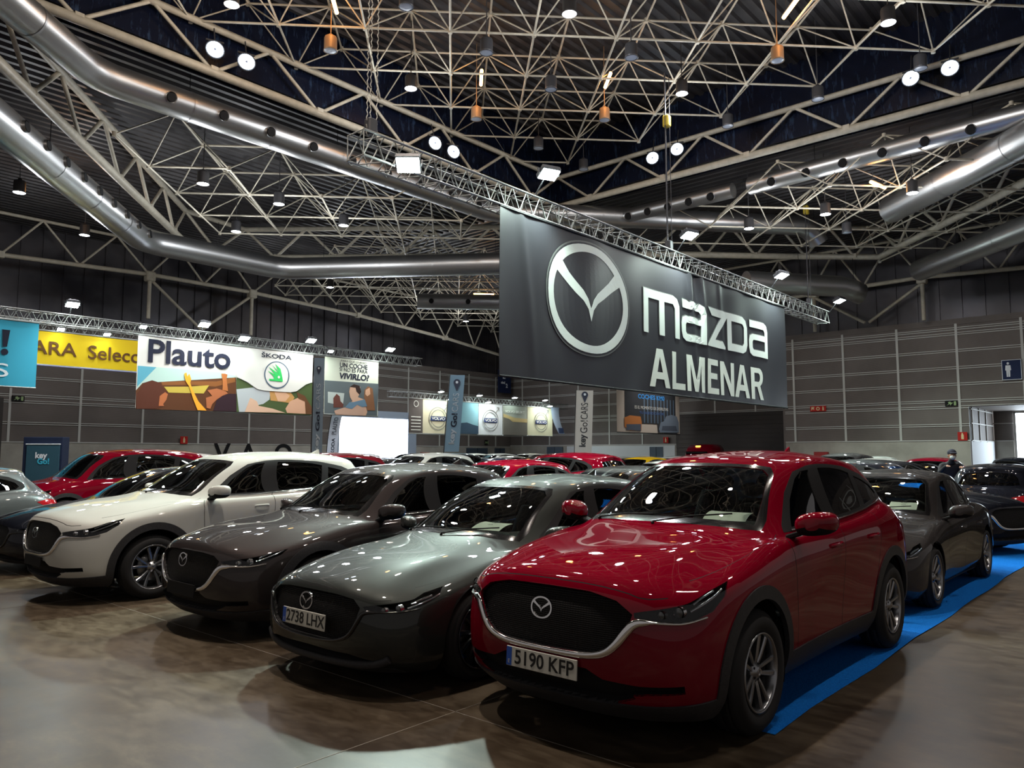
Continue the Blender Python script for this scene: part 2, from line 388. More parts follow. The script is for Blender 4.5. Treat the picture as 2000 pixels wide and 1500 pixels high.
def inside(P, x, y):
    c = False; n = len(P); j = n-1
    for i in range(n):
        xi, yi = P[i]; xj, yj = P[j]
        if (yi > y) != (yj > y) and x < (xj-xi)*(y-yi)/(yj-yi)+xi: c = not c
        j = i
    return c
def strip(P, w, closed=True):      # outline -> two offset outlines (a groove along P)
    A, B = [], []; L = len(P)
    for i in range(L):
        a = P[i-1] if (closed or i) else P[i]; b = P[(i+1) % L] if (closed or i < L-1) else P[i]
        dx, dy = b[0]-a[0], b[1]-a[1]; l = math.hypot(dx, dy) or 1
        A.append((P[i][0]-dy/l*w, P[i][1]+dx/l*w)); B.append((P[i][0]+dy/l*w, P[i][1]-dx/l*w))
    return A+B[::-1] if not closed else (A, B)
def cut_body(S, feats, res=6):
    """feats: list of (name, kind, outline, priority order = later wins). Returns {name: (verts, faces)} on half the body."""
    bm = bmesh.new(); nu, nv = S.nu*res, S.nv*res
    vs = [[bm.verts.new((i/res, j/res, 0)) for j in range(nv+1)] for i in range(nu+1)]
    for i in range(nu):
        for j in range(nv): bm.faces.new((vs[i][j], vs[i+1][j], vs[i+1][j+1], vs[i][j+1]))
    UV = []
    for (name, kind, P) in feats:
        if kind == 'U': Q = P
        else: Q = [S.find(kind, a, b) for a, b in densify(P, .06)]
        Q2 = [Q[0]]
        for q in Q[1:]:
            if math.hypot(q[0]-Q2[-1][0], q[1]-Q2[-1][1]) > .012: Q2.append(q)
        Q = Q2; UV.append((name, Q))
        mu, Mu = min(q[0] for q in Q)-.2, max(q[0] for q in Q)+.2; mv, Mv = min(q[1] for q in Q)-.2, max(q[1] for q in Q)+.2
        reg = {}
        for f in bm.faces:
            c = f.calc_center_median()
            if mu < c.x < Mu and mv < c.y < Mv: reg[f] = 1
        for k in range(len(Q)):
            a, b = Q[k], Q[(k+1) % len(Q)]
            x0, x1 = min(a[0], b[0])-1e-4, max(a[0], b[0])+1e-4; y0, y1 = min(a[1], b[1])-1e-4, max(a[1], b[1])+1e-4
            sel = []
            for f in reg:
                if not f.is_valid: continue
                xs = [v.co.x for v in f.verts]
                if min(xs) > x1 or max(xs) < x0: continue
                ys = [v.co.y for v in f.verts]
                if min(ys) > y1 or max(ys) < y0: continue
                sel.append(f)
            if not sel: continue
            d = Vector((b[0]-a[0], b[1]-a[1], 0))
            if d.length < 1e-5: continue
            geom = set(sel)
            for f in sel: geom.update(f.edges); geom.update(f.verts)
            r = bmesh.ops.bisect_plane(bm, geom=list(geom), dist=1e-4, plane_co=(a[0], a[1], 0), plane_no=Vector((-d.y, d.x, 0)))
            for g in r['geom']:
                if isinstance(g, bmesh.types.BMFace): reg[g] = 1
            reg = {f: 1 for f in reg if f.is_valid}
    cls = {}
    boxes = [(n, Q, min(q[0] for q in Q), max(q[0] for q in Q), min(q[1] for q in Q), max(q[1] for q in Q)) for n, Q in UV]
    for f in bm.faces:
        c = f.calc_center_median(); t = 'body'
        for (n, Q, a, b, c0, d) in reversed(boxes):
            if a <= c.x <= b and c0 <= c.y <= d and inside(Q, c.x, c.y): t = n; break
        cls.setdefault(t, []).append([(v.co.x, v.co.y) for v in f.verts])
    bm.free()
    return cls
def part_mesh(S, cells, name, mats, off=0., thick=0., side=0, mi=None, rim=True, flip=False, recess=False):
    """cells -> mesh on the surface (off = lift along normal); side 0 both halves welded, -1/+1 one half only. thick > 0 adds an inner skin and rim."""
    idx = {}; uv = []; F = []
    for cell in cells:
        f = []
        for q in cell:
            k = (round(q[0], 5), round(q[1], 5))
            if k not in idx: idx[k] = len(uv); uv.append(q)
            if not f or f[-1] != idx[k]: f.append(idx[k])
        if f[0] == f[-1]: f.pop()
        if len(f) >= 3: F.append(f)
    if not uv: return None
    A = np.array(uv); P, N = S.ev(A[:, 0], A[:, 1], True)
    bad = (A[:, 1] > S.nv-1e-6)
    if S.ori < 0: N = -N
    N[bad] = (0, 0, 1)
    P = P+N*off
    if mi is None: mi = [0]*len(F)
    V = []; NN = []; FF = []; MI = []
    sides = [1, -1] if side == 0 else [side]
    for sd in sides:
        o = len(V)
        V += [(p[0], p[1]*sd, p[2]) for p in P]; NN += [(n[0], n[1]*sd, n[2]) for n in N]
        rev = (sd < 0) != (S.ori < 0)
        FF += [tuple(o+i for i in (f[::-1] if rev else f)) for f in F]; MI += list(mi)
    nV = len(V)
    if side == 0:      # weld the seam on the middle plane
        n0 = len(P)
        rm = {i+n0: i for i in range(n0) if abs(P[i][1]) < 2e-3 and (A[i, 0] < 1e-4 or A[i, 0] > S.nu-1e-4 or A[i, 1] > S.nv-1e-4)}
        for i in rm.values(): V[i] = (V[i][0], 0., V[i][2])
        FF = [tuple(rm.get(i, i) for i in f) for f in FF]
    keep = []; km = []
    for f, m_ in zip(FF, MI):
        g = []
        for i in f:
            if not g or g[-1] != i: g.append(i)
        if len(g) > 1 and g[0] == g[-1]: g.pop()
        if len(set(g)) == len(g) >= 3: keep.append(tuple(g)); km.append(m_)
    FF, MI = keep, km
    if recess:
        ed = {}; n1 = len(FF)
        for f in FF:
            for a, b in zip(f, f[1:]+f[:1]): ed[(a, b)] = 1
        V += [tuple(V[i][k]-NN[i][k]*thick for k in range(3)) for i in range(nV)]; NN += list(NN)
        rf = [(a, b, b+nV, a+nV) for (a, b) in ed if (b, a) not in ed]
        FF = [tuple(i+nV for i in f) for f in FF]; mp = {}
        for f in rf:
            g = []
            for i in f:
                if i not in mp: mp[i] = len(V); V.append(V[i]); NN.append(None)
                g.append(mp[i])
            FF.append(tuple(g)); MI.append(0)
    elif thick > 0:
        ed = {}
        for f in FF:
            for a, b in zip(f, f[1:]+f[:1]): ed[(a, b)] = ed.get((a, b), 0)+1
        V2 = [tuple(V[i][k]-NN[i][k]*thick for k in range(3)) for i in range(nV)]
        V += V2; NN += [tuple(-x for x in n) for n in NN]
        n1 = len(FF)
        if not flip: FF += [tuple(i+nV for i in f[::-1]) for f in FF[:n1]]; MI += MI[:n1]
        bd = [(a, b) for (a, b) in ed if (b, a) not in ed]
        rimf = []
        if rim:
            for a, b in bd: rimf.append((b, a, a+nV, b+nV))
        o2 = len(V); mp = {}
        for f in rimf:
            g = []
            for i in f:
                if i not in mp: mp[i] = len(V); V.append(V[i]); NN.append(None)
                g.append(mp[i])
            FF.append(tuple(g)); MI.append(MI[0])
    me = bpy.data.meshes.new(name); me.from_pydata(V, [], FF)
    for m in (mats if isinstance(mats, (list, tuple)) else [mats]): me.materials.append(m)
    me.polygons.foreach_set('material_index', MI); me.polygons.foreach_set('use_smooth', [True]*len(FF)); me.update()
    try:
        vn = [tuple(v.normal) if NN[i] is None else NN[i] for i, v in enumerate(me.vertices)]
        me.normals_split_custom_set_from_vertices(vn)
    except Exception as e: print('normals', e)
    return me
def obj(name, me, parent=None, **k):
    if me is None: return None
    o = bpy.data.objects.new(name, me); C.objects.link(o); o.parent = parent
    if k: tag(o, **k)
    return o

# ---------------------------------------------------------------- wheels
def wheel_parts(R, rr, w, style, rim_mat):
    """meshes of a road wheel whose outer face looks to -Y; hub centre at the origin"""
    t = MB(); prof = []
    sh = .018
    pr = [(rr, -w/2+.012), (rr+.012, -w/2+.002), (rr+(R-rr)*.35, -w/2-.010), (rr+(R-rr)*.65, -w/2-.009), (R-.035, -w/2+.006), (R-.012, -w/2+.020), (R-.002, -w/2+.038)]
    n = 96; vs = []
    ys = np.linspace(-w/2+.05, w/2-.05, 5)
    groove = [(R, -w/2+.048), (R, -.062), (R-.009, -.060), (R-.009, -.052), (R, -.050), (R, -.006), (R-.009, -.004), (R-.009, .004), (R, .006), (R, .050), (R-.009, .052), (R-.009, .060), (R, .062), (R, w/2-.048)]
    prof = pr+groove+[(r_, -y_) for r_, y_ in pr[::-1]]
    L = len(prof); P = []
    for i, (r_, y_) in enumerate(prof):
        row = []
        for k in range(n):
            a = 2*PI*k/n; q = r_
            if r_ > R-.016 and abs(y_) > w/2-.06 and k % 2: q -= .006
            row.append((q*math.cos(a), y_, q*math.sin(a)))
        P.append(row)
    t.grid(P, 0, True, True)
    rim = MB()
    rim.lathe([(rr+.004, -w/2+.004), (rr+.002, -w/2-.004), (rr-.008, -w/2-.003), (rr-.014, -w/2+.012), (rr-.02, -w/2+.05), (rr-.028, .03), (rr-.02, w/2-.01), (rr, w/2-.012)], 64, 0, 'Y')
    yf = -w/2+.012
    ns = {'ten': 10, 'twin': 5, 'five': 10}[style]
    def spoke(a, w0, w1, r0, r1, dep0, dep1, tw=0., mi=0):
        m = 5; rows = []
        for i in range(m+1):
            f = i/m; r_ = r0+(r1-r0)*f; wd = w0+(w1-w0)*f; d = dep0+(dep1-dep0)*(f**.7); aa = a+tw*f
            c_, s_ = math.cos(aa), math.sin(aa)
            pts = [(-wd, .034), (-wd, .008), (-wd*.55, 0), (wd*.55, 0), (wd, .008), (wd, .034)]
            rows.append([(r_*c_-x*s_, yf+d+y, r_*s_+x*c_) for x, y in pts])
        rim.grid(rows, mi, False)
    for k in range(ns):
        a = 2*PI*k/ns+PI/2
        if style == 'ten':
            s2 = .10 if k % 2 else -.10
            spoke(a+s2*.4, .012, .016, .045, rr-.016, .022, -.002, s2*.55)
        elif style == 'twin':
            for q in (-1, 1): spoke(a+q*.17, .012, .019, .05, rr-.014, .025, 0, q*.10)
        else:
            spoke(a, .012, .026, .045, rr-.016, .03, 0, .12)
    rim.lathe([(0, yf+.004), (.026, yf+.004), (.030, yf+.010), (.058, yf+.022), (.068, yf+.05), (.0, yf+.07)], 32, 0, 'Y')
    for k in range(5):
        a = 2*PI*k/5; rim.lathe([(0, yf+.014), (.008, yf+.014), (.009, yf+.03)], 8, 1, 'Y', (.045*math.cos(a), 0, .045*math.sin(a)))
    br = MB(); br.lathe([(.05, -.03), (rr*.68, -.03), (rr*.69, -.022), (rr*.69, -.01), (.05, -.01)], 40, 0, 'Y')
    br.bbox((rr*.55, -.035, .03), (.09, .06, .17), .012, 1)
    em = [[(x*.020, y*.020) for x, y in p] for p in EMB]
    return (t.mesh('tyre', [M_RUB]), rim.mesh('rim', [rim_mat, M_DRK]), br.mesh('brake_disc', [mat('brake_steel', (.2, .2, .2), .35, .9), M_DRK]), yf, em)
def put_wheel(car, WM, x, y, R, side):
    w_ = empty('wheel', (x, y, R)); w_.parent = car
    if side > 0: w_.rotation_euler = (0, 0, PI)
    for nm, me in zip(('tyre', 'rim', 'brake_disc'), WM[:3]): obj(nm, me, w_)
    if WM[4]:
        if WM[5] is None:
            e = poly2d('hub_badge', WM[4], frame((0, WM[3]+.002, 0), (1, 0, 0), (0, 0, 1)), M_CHR, w_, .0015); WM[5] = e.data
        else: obj('hub_badge', WM[5], w_)
# ---------------------------------------------------------------- car builder
def warp_cage(sp):
    Cg = base_cage(); out = Cg.copy()
    for i in range(Cg.shape[0]):
        for j in range(Cg.shape[1]):
            x, y, z = Cg[i, j]
            lo = lut(x, sp['xlo']); hi = lut(x, sp['xhi']); t = min(max((j-5.5)/2.0, 0), 1)
            out[i, j] = (lo*(1-t)+hi*t, y*sp['ys'], lut(z, sp['z']))
    f = sp.get('fix')
    if f: f(out)
    return out
def mirror_part(car, side, pm, x=.70, y=1.0, z=1.19, k=1.):
    m = MB(); q = side
    P = []
    prof = [(-.10, .35, .5), (-.085, .75, .8), (-.05, .98, .97), (.0, 1.0, 1.0), (.045, .96, .97), (.06, .86, .88)]
    for (dx, a, b) in prof:
        row = []
        for kk in range(24):
            t = 2*PI*kk/24; c_, s_ = math.cos(t), math.sin(t)
            yy = .125*a*math.copysign(abs(c_)**.75, c_); zz = .078*b*math.copysign(abs(s_)**.8, s_)
            row.append((dx*k+(.03*yy/.125), q*yy*k, (zz+.012*(yy/.125))*k))
        P.append(row)
    m.grid(P, 0, True, True); m.add([P[0][i] for i in range(24)], [tuple(range(24))], 0, True)
    # lower half black
    e = empty('door_mirror', (x, q*y, z)); e.parent = car
    up, lw = MB(), MB()
    for f, mi in zip(m.f, m.m):
        cz = sum(m.v[i][2] for i in f)/len(f)
        (up if cz > -.028*k else lw).add([m.v[i] for i in f], [tuple(range(len(f)))], 0, True)
    lw.bbox((-.02, -q*.13, -.075), (.09, .13, .035), .012, 0, Matrix.Rotation(q*.35, 3, 'X'))
    for mb, nm, mt in ((up, 'mirror_cap', pm), (lw, 'mirror_foot', M_DRK)):
        o = mb.build(nm, [mt], e)
        bm = bmesh.new(); bm.from_mesh(o.data); bmesh.ops.remove_doubles(bm, verts=bm.verts, dist=1e-4); bmesh.ops.recalc_face_normals(bm, faces=bm.faces); bm.to_mesh(o.data); bm.free()
    g = MB(); g.add([(p[0]-.002, p[1]*.93, p[2]*.93) for p in P[-1]], [tuple(range(24))], 0); g.build('mirror_glass', [M_CHR], e)
    return e
def cabin(car, S, sp, light=False):
    xm = lambda x: float(lut(x, sp['xhi'])); zm = lambda z: float(lut(z, sp['z'])); ys = sp['ys']
    d = MB(); zd = zm(1.165)
    prof = [(xm(.36), zd-.03), (xm(.50), zd-.015), (xm(.78), zd-.025), (xm(.98), zd-.03), (xm(1.04), zd-.09), (xm(1.02), zd-.35)]
    ysn = np.linspace(-.66, .66, 13)*ys
    rows = []
    for i, (x, z) in enumerate(prof):
        rows.append([(x+.10*(abs(y)/.66)**2*(1 if i < 2 else .2), y*(1. if i > 1 else .93), z+(.03*math.exp(-((y+.36)/.17)**2) if 1 < i < 5 else 0)) for y in ysn])
    d.grid(rows, 0); d.build('dashboard', [M_INT], car)
    s = MB(); P = [(0, .185*math.cos(t), .185*math.sin(t)) for t in np.linspace(0, 2*PI, 28, endpoint=False)]
    R = Matrix.Rotation(-.42, 3, 'Y'); ctr = Vector((xm(1.16), -.37*ys, zd-.06))
    s.path([R @ Vector(p)+ctr for p in P], .014, 8, closed=True)
    s.bbox(ctr, (.04, .12, .09), .02, 0, R)
    for a in (0, PI, 1.5*PI): s.tube(ctr, R @ Vector((0, .18*math.cos(a), .18*math.sin(a)))+ctr, .012)
    s.build('steering_wheel', [M_INT], car)
    for q in (-1, 1):
        st = MB(); y = q*.37*ys; zc = zm(.62)
        st.bbox((xm(1.62), y, zc), (.52, .48, .16), .06, 0)
        Rb = Matrix.Rotation(.28, 3, 'Y')
        top = zm(1.30)
        P = []
        for i, f in enumerate(np.linspace(0, 1, 9)):
            z_ = zc+.02+(top-zc)*f; x_ = xm(1.86)+.22*f; hw = .24-.07*f**3; th = .075-.02*f
            P.append([(x_+th*math.cos(t), y+hw*math.copysign(abs(math.sin(t))**.6, math.sin(t)), z_) for t in np.linspace(0, 2*PI, 16, endpoint=False)])
        st.grid(P, 0, True, True); st.add(P[-1], [tuple(range(16))], 0)
        st.ellipsoid((xm(1.86)+.25, y, top+.10), (.05, .13, .085), 14, 8)
        for k in (-.06, .06): st.tube((xm(1.86)+.22, y+k, top-.04), (xm(1.86)+.25, y+k, top+.06), .007)
        st.build('front_seat', [M_SEAT], car)
    rb = MB(); rb.bbox((xm(2.75), 0, zm(.95)), (.16, 1.25*ys, .55), .06, 0, Matrix.Rotation(.3, 3, 'Y')); rb.bbox((xm(2.5), 0, zm(.62)), (.5, 1.25*ys, .16), .05)
    for y in (-.4, .4): rb.ellipsoid((xm(2.86), y*ys, zm(1.30)), (.05, .13, .07), 12, 8)
    rb.build('rear_seat', [M_SEAT], car)
    mm = MB(); P0, N0 = S.pt('W', 0, zm(1.50)); P0 = Vector(P0)
    mm.bbox(P0+Vector((.09, 0, -.06)), (.03, .24, .065), .012); mm.tube(P0+Vector((.02, 0, -.005)), P0+Vector((.08, 0, -.05)), .01); mm.build('rear_view_mirror', [M_DRK], car)
    fl = MB(); fl.bbox((1.35, 0, zm(.42)), (3.6, 1.52*ys, .12), .03)
    fl.bbox((1.35, 0, zm(.30)), (4.0, 1.2*ys, .10), .03); fl.build('underbody', [M_DRK], car)
def arch_poly(x0, R, r, down=-.05, n=26):
    P = [(x0-r*math.cos(a), R+r*math.sin(a)) for a in np.linspace(0, PI, n)]
    return [(x0-r*1.0, down)]+P+[(x0+r*1.0, down)]
def seam_uv(S, pts, w=.0035, closed=False):
    Q = [S.find(*p) for p in pts]
    Q = densify(chaikin(Q, 1, closed), .12, closed)+([] if closed else [Q[-1]])
    A, B = [], []; L = len(Q)
    for i in range(L):
        a = Q[max(i-1, 0)]; b = Q[min(i+1, L-1)]; u, v = Q[i]; e = 1e-3
        P = S.ev(np.array([u, u+e, u]), np.array([v, v, v+e])); pu = np.linalg.norm(P[1]-P[0])/e; pv = np.linalg.norm(P[2]-P[0])/e
        pu = max(pu, .05); pv = max(pv, .03)
        dx, dy = (b[0]-a[0])*pu, (b[1]-a[1])*pv; l = math.hypot(dx, dy) or 1
        nx, ny = -dy/l*w/pu, dx/l*w/pv
        A.append((u+nx, v+ny)); B.append((u-nx, v-ny))
    return A+B[::-1]
def make_car(name, sp, pm, hero=True, res=6):
    """local origin: front axle on the ground, nose towards -X"""
    S = Surf(warp_cage(sp)); S.ori = -1; S.table()
    ys = sp['ys']; zm = lambda z: float(lut(z, sp['z'])); xl = lambda x: float(lut(x, sp['xlo'])); xh = lambda x: float(lut(x, sp['xhi']))
    R, WB = sp['R'], sp['WB']
    def cv(k, a, b):
        if k in 'FB' or k == 'W': return (k, a*ys, zm(b))
        if k == 'S': return (k, (xh(a) if b > 1.11 else xl(a)), zm(b))
        return (k, (xh(a) if a > .2 and k == 'T' else xl(a)), b*ys)
    def M_(pts, st=.12):
        return densify([S.find(*cv(*p)) for p in pts], st)
    ss = lambda pts: M_([('S', a, b) for a, b in pts]); ff = lambda pts: M_([('F', a, b) for a, b in pts])
    feats = []; add = lambda n, P: feats.append((n, 'U', P))
    g = sp.get('grille') or [(0, .89), (.30, .885), (.47, .85), (.565, .785), (.555, .745), (.48, .63), (.41, .575), (.31, .552), (0, .545)]
    lamp = sp.get('lamp') or [('F', .57, .795), ('F', .68, .815), ('F', .78, .84), ('S', -.50, .89), ('S', -.32, .93), ('S', -.40, .86), ('S', -.52, .79), ('F', .79, .745), ('F', .70, .752), ('F', .575, .768)]
    clad = sp.get('clad', True)
    # lower edge and dark plastics
    if clad:
        add('cladding', [(-.2, -.2), (15.2, -.2), (15.2, 1.15), (13.5, 1.15), (12, 1.2), (3.6, 1.15), (2.2, 1.02), (1.2, .98), (-.2, .98)])
        add('cladding', ss([(.2, .16), (2.5, .16), (2.5, .395), (.2, .395)]))
        for x0 in (0, WB): add('cladding', [S.find('S', a, b) for a, b in densify(arch_poly(x0, R, R+sp.get('cw', .145)), .06)])
    else:
        add('cladding', [(-.2, -.2), (3.2, -.2), (2.6, .55), (1.6, .72), (-.2, .72)])
        add('cladding', ss([(.25, .10), (2.45, .10), (2.45, .245), (.25, .245)]))
    ik = sp.get('intake') or [(0, .475), (.30, .47), (.40, .425), (.60, .412), (.79, .418), (.79, .375), (.62, .365), (.52, .32), (.45, .295), (0, .29)]
    add('intake', ff(ik))
    if hero:
        if sp.get('blade', True): add('body_blade', ff([(.56, .355), (.64, .362), (.785, .365), (.775, .315), (.60, .30)]))
    add('grille', ff(g))
    add('lamp', M_(lamp, .08))
    add('tail', M_([('S', 3.02, 1.05), ('S', 3.2, 1.09), ('B', .60, 1.06), ('B', .42, 1.02), ('B', .42, .96), ('B', .62, .93), ('S', 3.2, .955)], .1))
    add('trim', ss([(.70, 1.12), (1.1, 1.134), (1.5, 1.15), (2.0, 1.17), (2.5, 1.205), (2.97, 1.262), (3.03, 1.30), (3.0, 1.37), (2.76, 1.475), (2.35, 1.548), (1.9, 1.572), (1.55, 1.562), (1.30, 1.518), (1.03, 1.375), (.74, 1.165)]))
    add('front_door_window', ss([(.84, 1.148), (1.45, 1.165), (1.53, 1.53), (1.40, 1.52), (1.26, 1.465), (1.04, 1.325)]))
    add('rear_door_window', ss([(1.66, 1.178), (2.32, 1.215), (2.42, 1.49), (2.25, 1.52), (2.0, 1.54), (1.72, 1.542)]))
    add('quarter_window', ss([(2.43, 1.225), (2.86, 1.268), (2.92, 1.31), (2.86, 1.375), (2.70, 1.43), (2.52, 1.465)]))
    ws = [(0, 1.178), (.40, 1.172), (.60, 1.152), (.70, 1.138), (.685, 1.20), (.625, 1.345), (.56, 1.50), (.51, 1.552), (.30, 1.577), (0, 1.583)]
    add('windscreen_edge', M_([('W', a, b) for a, b in ws]))
    ws2 = [(0, 1.212), (.40, 1.206), (.65, 1.175), (.60, 1.35), (.54, 1.495), (.485, 1.536), (.30, 1.557), (0, 1.561)]
    add('windscreen', M_([('W', a, b) for a, b in ws2]))
    add('rear_window', M_([('B', 0, 1.235), ('B', .40, 1.235), ('B', .55, 1.25), ('B', .50, 1.38), ('B', .43, 1.46), ('B', 0, 1.50)]))
    if hero:
        for pts in ([('S', .62, .40), ('S', .60, .62), ('S', .58, .9), ('S', .60, 1.03), ('S', .70, 1.105)], [('S', 1.52, .40), ('S', 1.53, .8), ('S', 1.55, 1.05), ('S', 1.555, 1.15)],
                    [('S', 2.22, .40), ('S', 2.24, .58), ('S', 2.34, .84), ('S', 2.43, 1.0), ('S', 2.44, 1.10), ('S', 2.40, 1.19)],
                    [('F', .0, .925), ('F', .30, .92), ('F', .50, .895), ('F', .60, .862), ('F', .70, .868)],
                    [('T', -.52, .72), ('T', -.2, .79), ('T', .15, .81), ('T', .45, .80), ('T', .60, .765)]):
            add('groove', seam_uv(S, [cv(*p) for p in pts]))
    for x0 in (0, WB): add('hole', [S.find('S', a, b) for a, b in densify(arch_poly(x0, R, R+sp.get('ag', .065)), .06)])
    cls = cut_body(S, feats, res)
    car = empty(name)
    body = cls.get('body', [])+cls.get('body_blade', []); nb = len(body)
    ng = len(cls.get('groove', [])); cells = body+cls.get('groove', [])+cls.get('windscreen_edge', []); mi = [0]*nb+[1]*ng+[2]*(len(cells)-nb-ng)
    obj('body', part_mesh(S, cells, 'body', [pm, M_DRK, M_BLK], 0, .014 if hero else 0, 0, mi), car)
    up = [c for c in body if sum(q[1] for q in c)/len(c) > 7.6]
    obj('headliner', part_mesh(S, up, 'headliner', [M_HEAD if hero else M_INT], -.022), car)
    cl = cls.get('cladding', [])
    obj('cladding', part_mesh(S, cl, 'cladding', [M_CLAD], .010 if clad else .004, .03), car)
    for sd in (1, -1): obj('window_surround', part_mesh(S, cls['trim'], 'window_surround', [M_DRK], .0015, .02, side=sd), car)
    for n in ('front_door_window', 'rear_door_window', 'quarter_window'):
        if n in cls:
            for sd in (1, -1): obj(n, part_mesh(S, cls[n], n, [M_GLS], -.005, side=sd), car)
    obj('windscreen', part_mesh(S, cls['windscreen'], 'windscreen', [M_GLW if hero else M_GLS], -.003), car)
    obj('rear_window', part_mesh(S, cls['rear_window'], 'rear_window', [M_GLS], -.003), car)
    obj('grille', part_mesh(S, cls['grille'], 'grille', [sp.get('gm') or M_GRILLE], 0, .03, recess=True), car)
    if 'intake' in cls: obj('air_intake', part_mesh(S, cls['intake'], 'air_intake', [M_DRK], 0, .05, recess=True), car)
    for sd in (1, -1):
        L_ = obj('headlamp', part_mesh(S, cls['lamp'], 'headlamp', [M_LENS], 0, side=sd), car)
        obj('lamp_bowl', part_mesh(S, cls['lamp'], 'lamp_bowl', [M_DRK], -.05, side=sd), L_)
        if hero:
            b = MB()
            p = [S.pt(*cv('F', .70, .787), off=.012), S.pt(*cv('F', .765, .80), off=.014)]
            for (q, nn), r_ in zip(p, (.026, .034)):
                q = Vector((q[0], q[1]*sd, q[2])); b.tube(q+Vector((.02, 0, 0)), q+Vector((-.012, 0, 0)), r_, 20, 0); b.ellipsoid(q+Vector((-.008, 0, 0)), (.016, r_*.82, r_*.82), 16, 8, 1)
            for pts in ([('F', .80, .80), ('S', -.56, .835), ('S', -.47, .87), ('S', -.40, .90)], [('F', .80, .835), ('S', -.56, .865), ('S', -.46, .895)]):
                pp = []; nn_ = []
                for q in pts:
                    a, n_ = S.pt(*cv(*q), off=-.0); n_ = -n_; a = a-n_*.010; pp.append((a[0], a[1]*sd, a[2])); nn_.append((n_[0], n_[1]*sd, n_[2]))
                pp = chaikin(pp, 2, False)
                b.path(pp, .009, 6, 2)
            b.build('lamp_projector', [M_REFL, mat('projector_lens', (.05, .055, .06), .03, 0, coat=1.), M_REFL], L_)
    for sd in (1, -1):
        if 'tail' in cls: obj('tail_lamp', part_mesh(S, cls['tail'], 'tail_lamp', [M_TAIL], .004, side=sd), car)
    # wheel housings, dark inside
    for x0 in (0, WB):
        for sd in (1, -1):
            h = MB(); rr_ = R+sp.get('ag', .065)+.002; y0, y1 = .885*ys*sd, .48*ys*sd
            rows = [[(x0-rr_*math.cos(a), y, R+rr_*math.sin(a)) for a in np.linspace(-.35, PI+.35, 24)] for y in (y0*.985, y1)]
            h.grid(rows, 0); h.add(rows[1], [tuple(range(24))], 0); h.build('wheel_housing', [M_DRK], car)
    WMs = sp['wheel']
    yw = sp.get('yw', .79*ys)
    for x0 in (0, WB):
        for sd in (-1, 1): put_wheel(car, WMs, x0, yw*sd, R, sd)
    # chrome wing round the grille
    wing = sp.get('wing') or [('F', 0, .533), ('F', .18, .533), ('F', .31, .54), ('F', .42, .565), ('F', .49, .625), ('F', .535, .69), ('F', .575, .742), ('F', .64, .75), ('F', .72, .742), ('F', .79, .738), ('S', -.58, .765)]
    wb = MB()
    pts = [S.pt(*cv(*p)) for p in wing]; q3 = []
    full = [((a[0], -a[1], a[2]), (-n[0], n[1], -n[2])) for a, n in pts[:0:-1]]+[((a[0], a[1], a[2]), (-n[0], -n[1], -n[2])) for a, n in pts]
    PP = chaikin([a+b for a, b in full], 2, False); L = len(PP)
    wmax, wmin = sp.get('ww', (.026, .006))
    for i in range(L):
        p = Vector(PP[i][:3]); n = Vector(PP[i][3:]).normalized(); t = (Vector(PP[min(i+1, L-1)][:3])-Vector(PP[max(i-1, 0)][:3])).normalized()
        s_ = t.cross(n).normalized(); ay = abs(p.y)/ys
        wd = lut(ay, [(0, .62), (.35, .75), (.55, 1.), (.62, .8), (.66, .35), (.9, .25)])*wmax
        q3.append([tuple(p+s_*(wd*math.cos(a))+n*(.004+.012*math.sin(a))) for a in np.linspace(0, 2*PI, 10, endpoint=False)])
    wb.grid(q3, 0, True, True); wb.build('grille_surround', [sp.get('wm') or M_CHR], car)
    if hero:
        if not clad:      # front splitter bar
            lp = MB(); pts = [S.pt('F', y*ys, z) for y, z in ((0, .205), (.25, .207), (.45, .21), (.60, .22), (.70, .245), (.745, .27))]
            pq = [(a[0]-.016, -a[1], a[2]) for a, n in pts[:0:-1]]+[(a[0]-.016, a[1], a[2]) for a, n in pts]
            lp.path(chaikin(pq, 1, False), .02, 10, prof=[(.020*math.cos(t), .028*math.sin(t)) for t in np.linspace(0, 2*PI, 10, endpoint=False)]); lp.build('front_lip', [M_CLAD], car)
        a, n = S.pt(*cv('F', 0, sp.get('ez', .765)))
        es = .062
        emblem('emblem', frame((a[0]-.012, 0, a[2]), (0, -1, 0), (.12, 0, 1)), es, M_CHR, car, .006)
        cabin(car, S, sp)
        for sd in (1, -1):
            kk = sp.get('fold', 1.) if sd > 0 else 1.
            mirror_part(car, sd, pm, xh(.72), (1.0 if kk == 1 else .93)*ys, zm(1.19), k=kk)
            for x in (1.38, 2.24):
                a, n = S.pt(*cv('S', x-.03, .99)); n = -n
                h = MB(); q = Vector((a[0], a[1]*sd, a[2])); nn = Vector((n[0], n[1]*sd, n[2]))
                pp = [q+Vector((-.10, 0, -.004))-nn*.006, q+Vector((-.08, 0, 0))+nn*.028, q+Vector((.08, 0, .004))+nn*.03, q+Vector((.105, 0, .004))-nn*.006]
                h.path(chaikin([tuple(v) for v in pp], 2, False), .01, 8, prof=[(.006*math.cos(t), .014*math.sin(t)) for t in np.linspace(0, 2*PI, 8, endpoint=False)]); h.build('door_handle', [pm], car)
            h = MB()      # bright belt moulding
            pp = [S.pt(*cv('S', x, z)) for x, z in ((.80, 1.128), (1.2, 1.136), (1.6, 1.152), (2.0, 1.168), (2.4, 1.195), (2.7, 1.225), (2.95, 1.258))]
            h.path([(a[0]-n[0]*.006, (a[1]-n[1]*.006)*sd, a[2]-n[2]*.006) for a, n in pp], .006, 6); h.build('belt_moulding', [M_CHR], car)
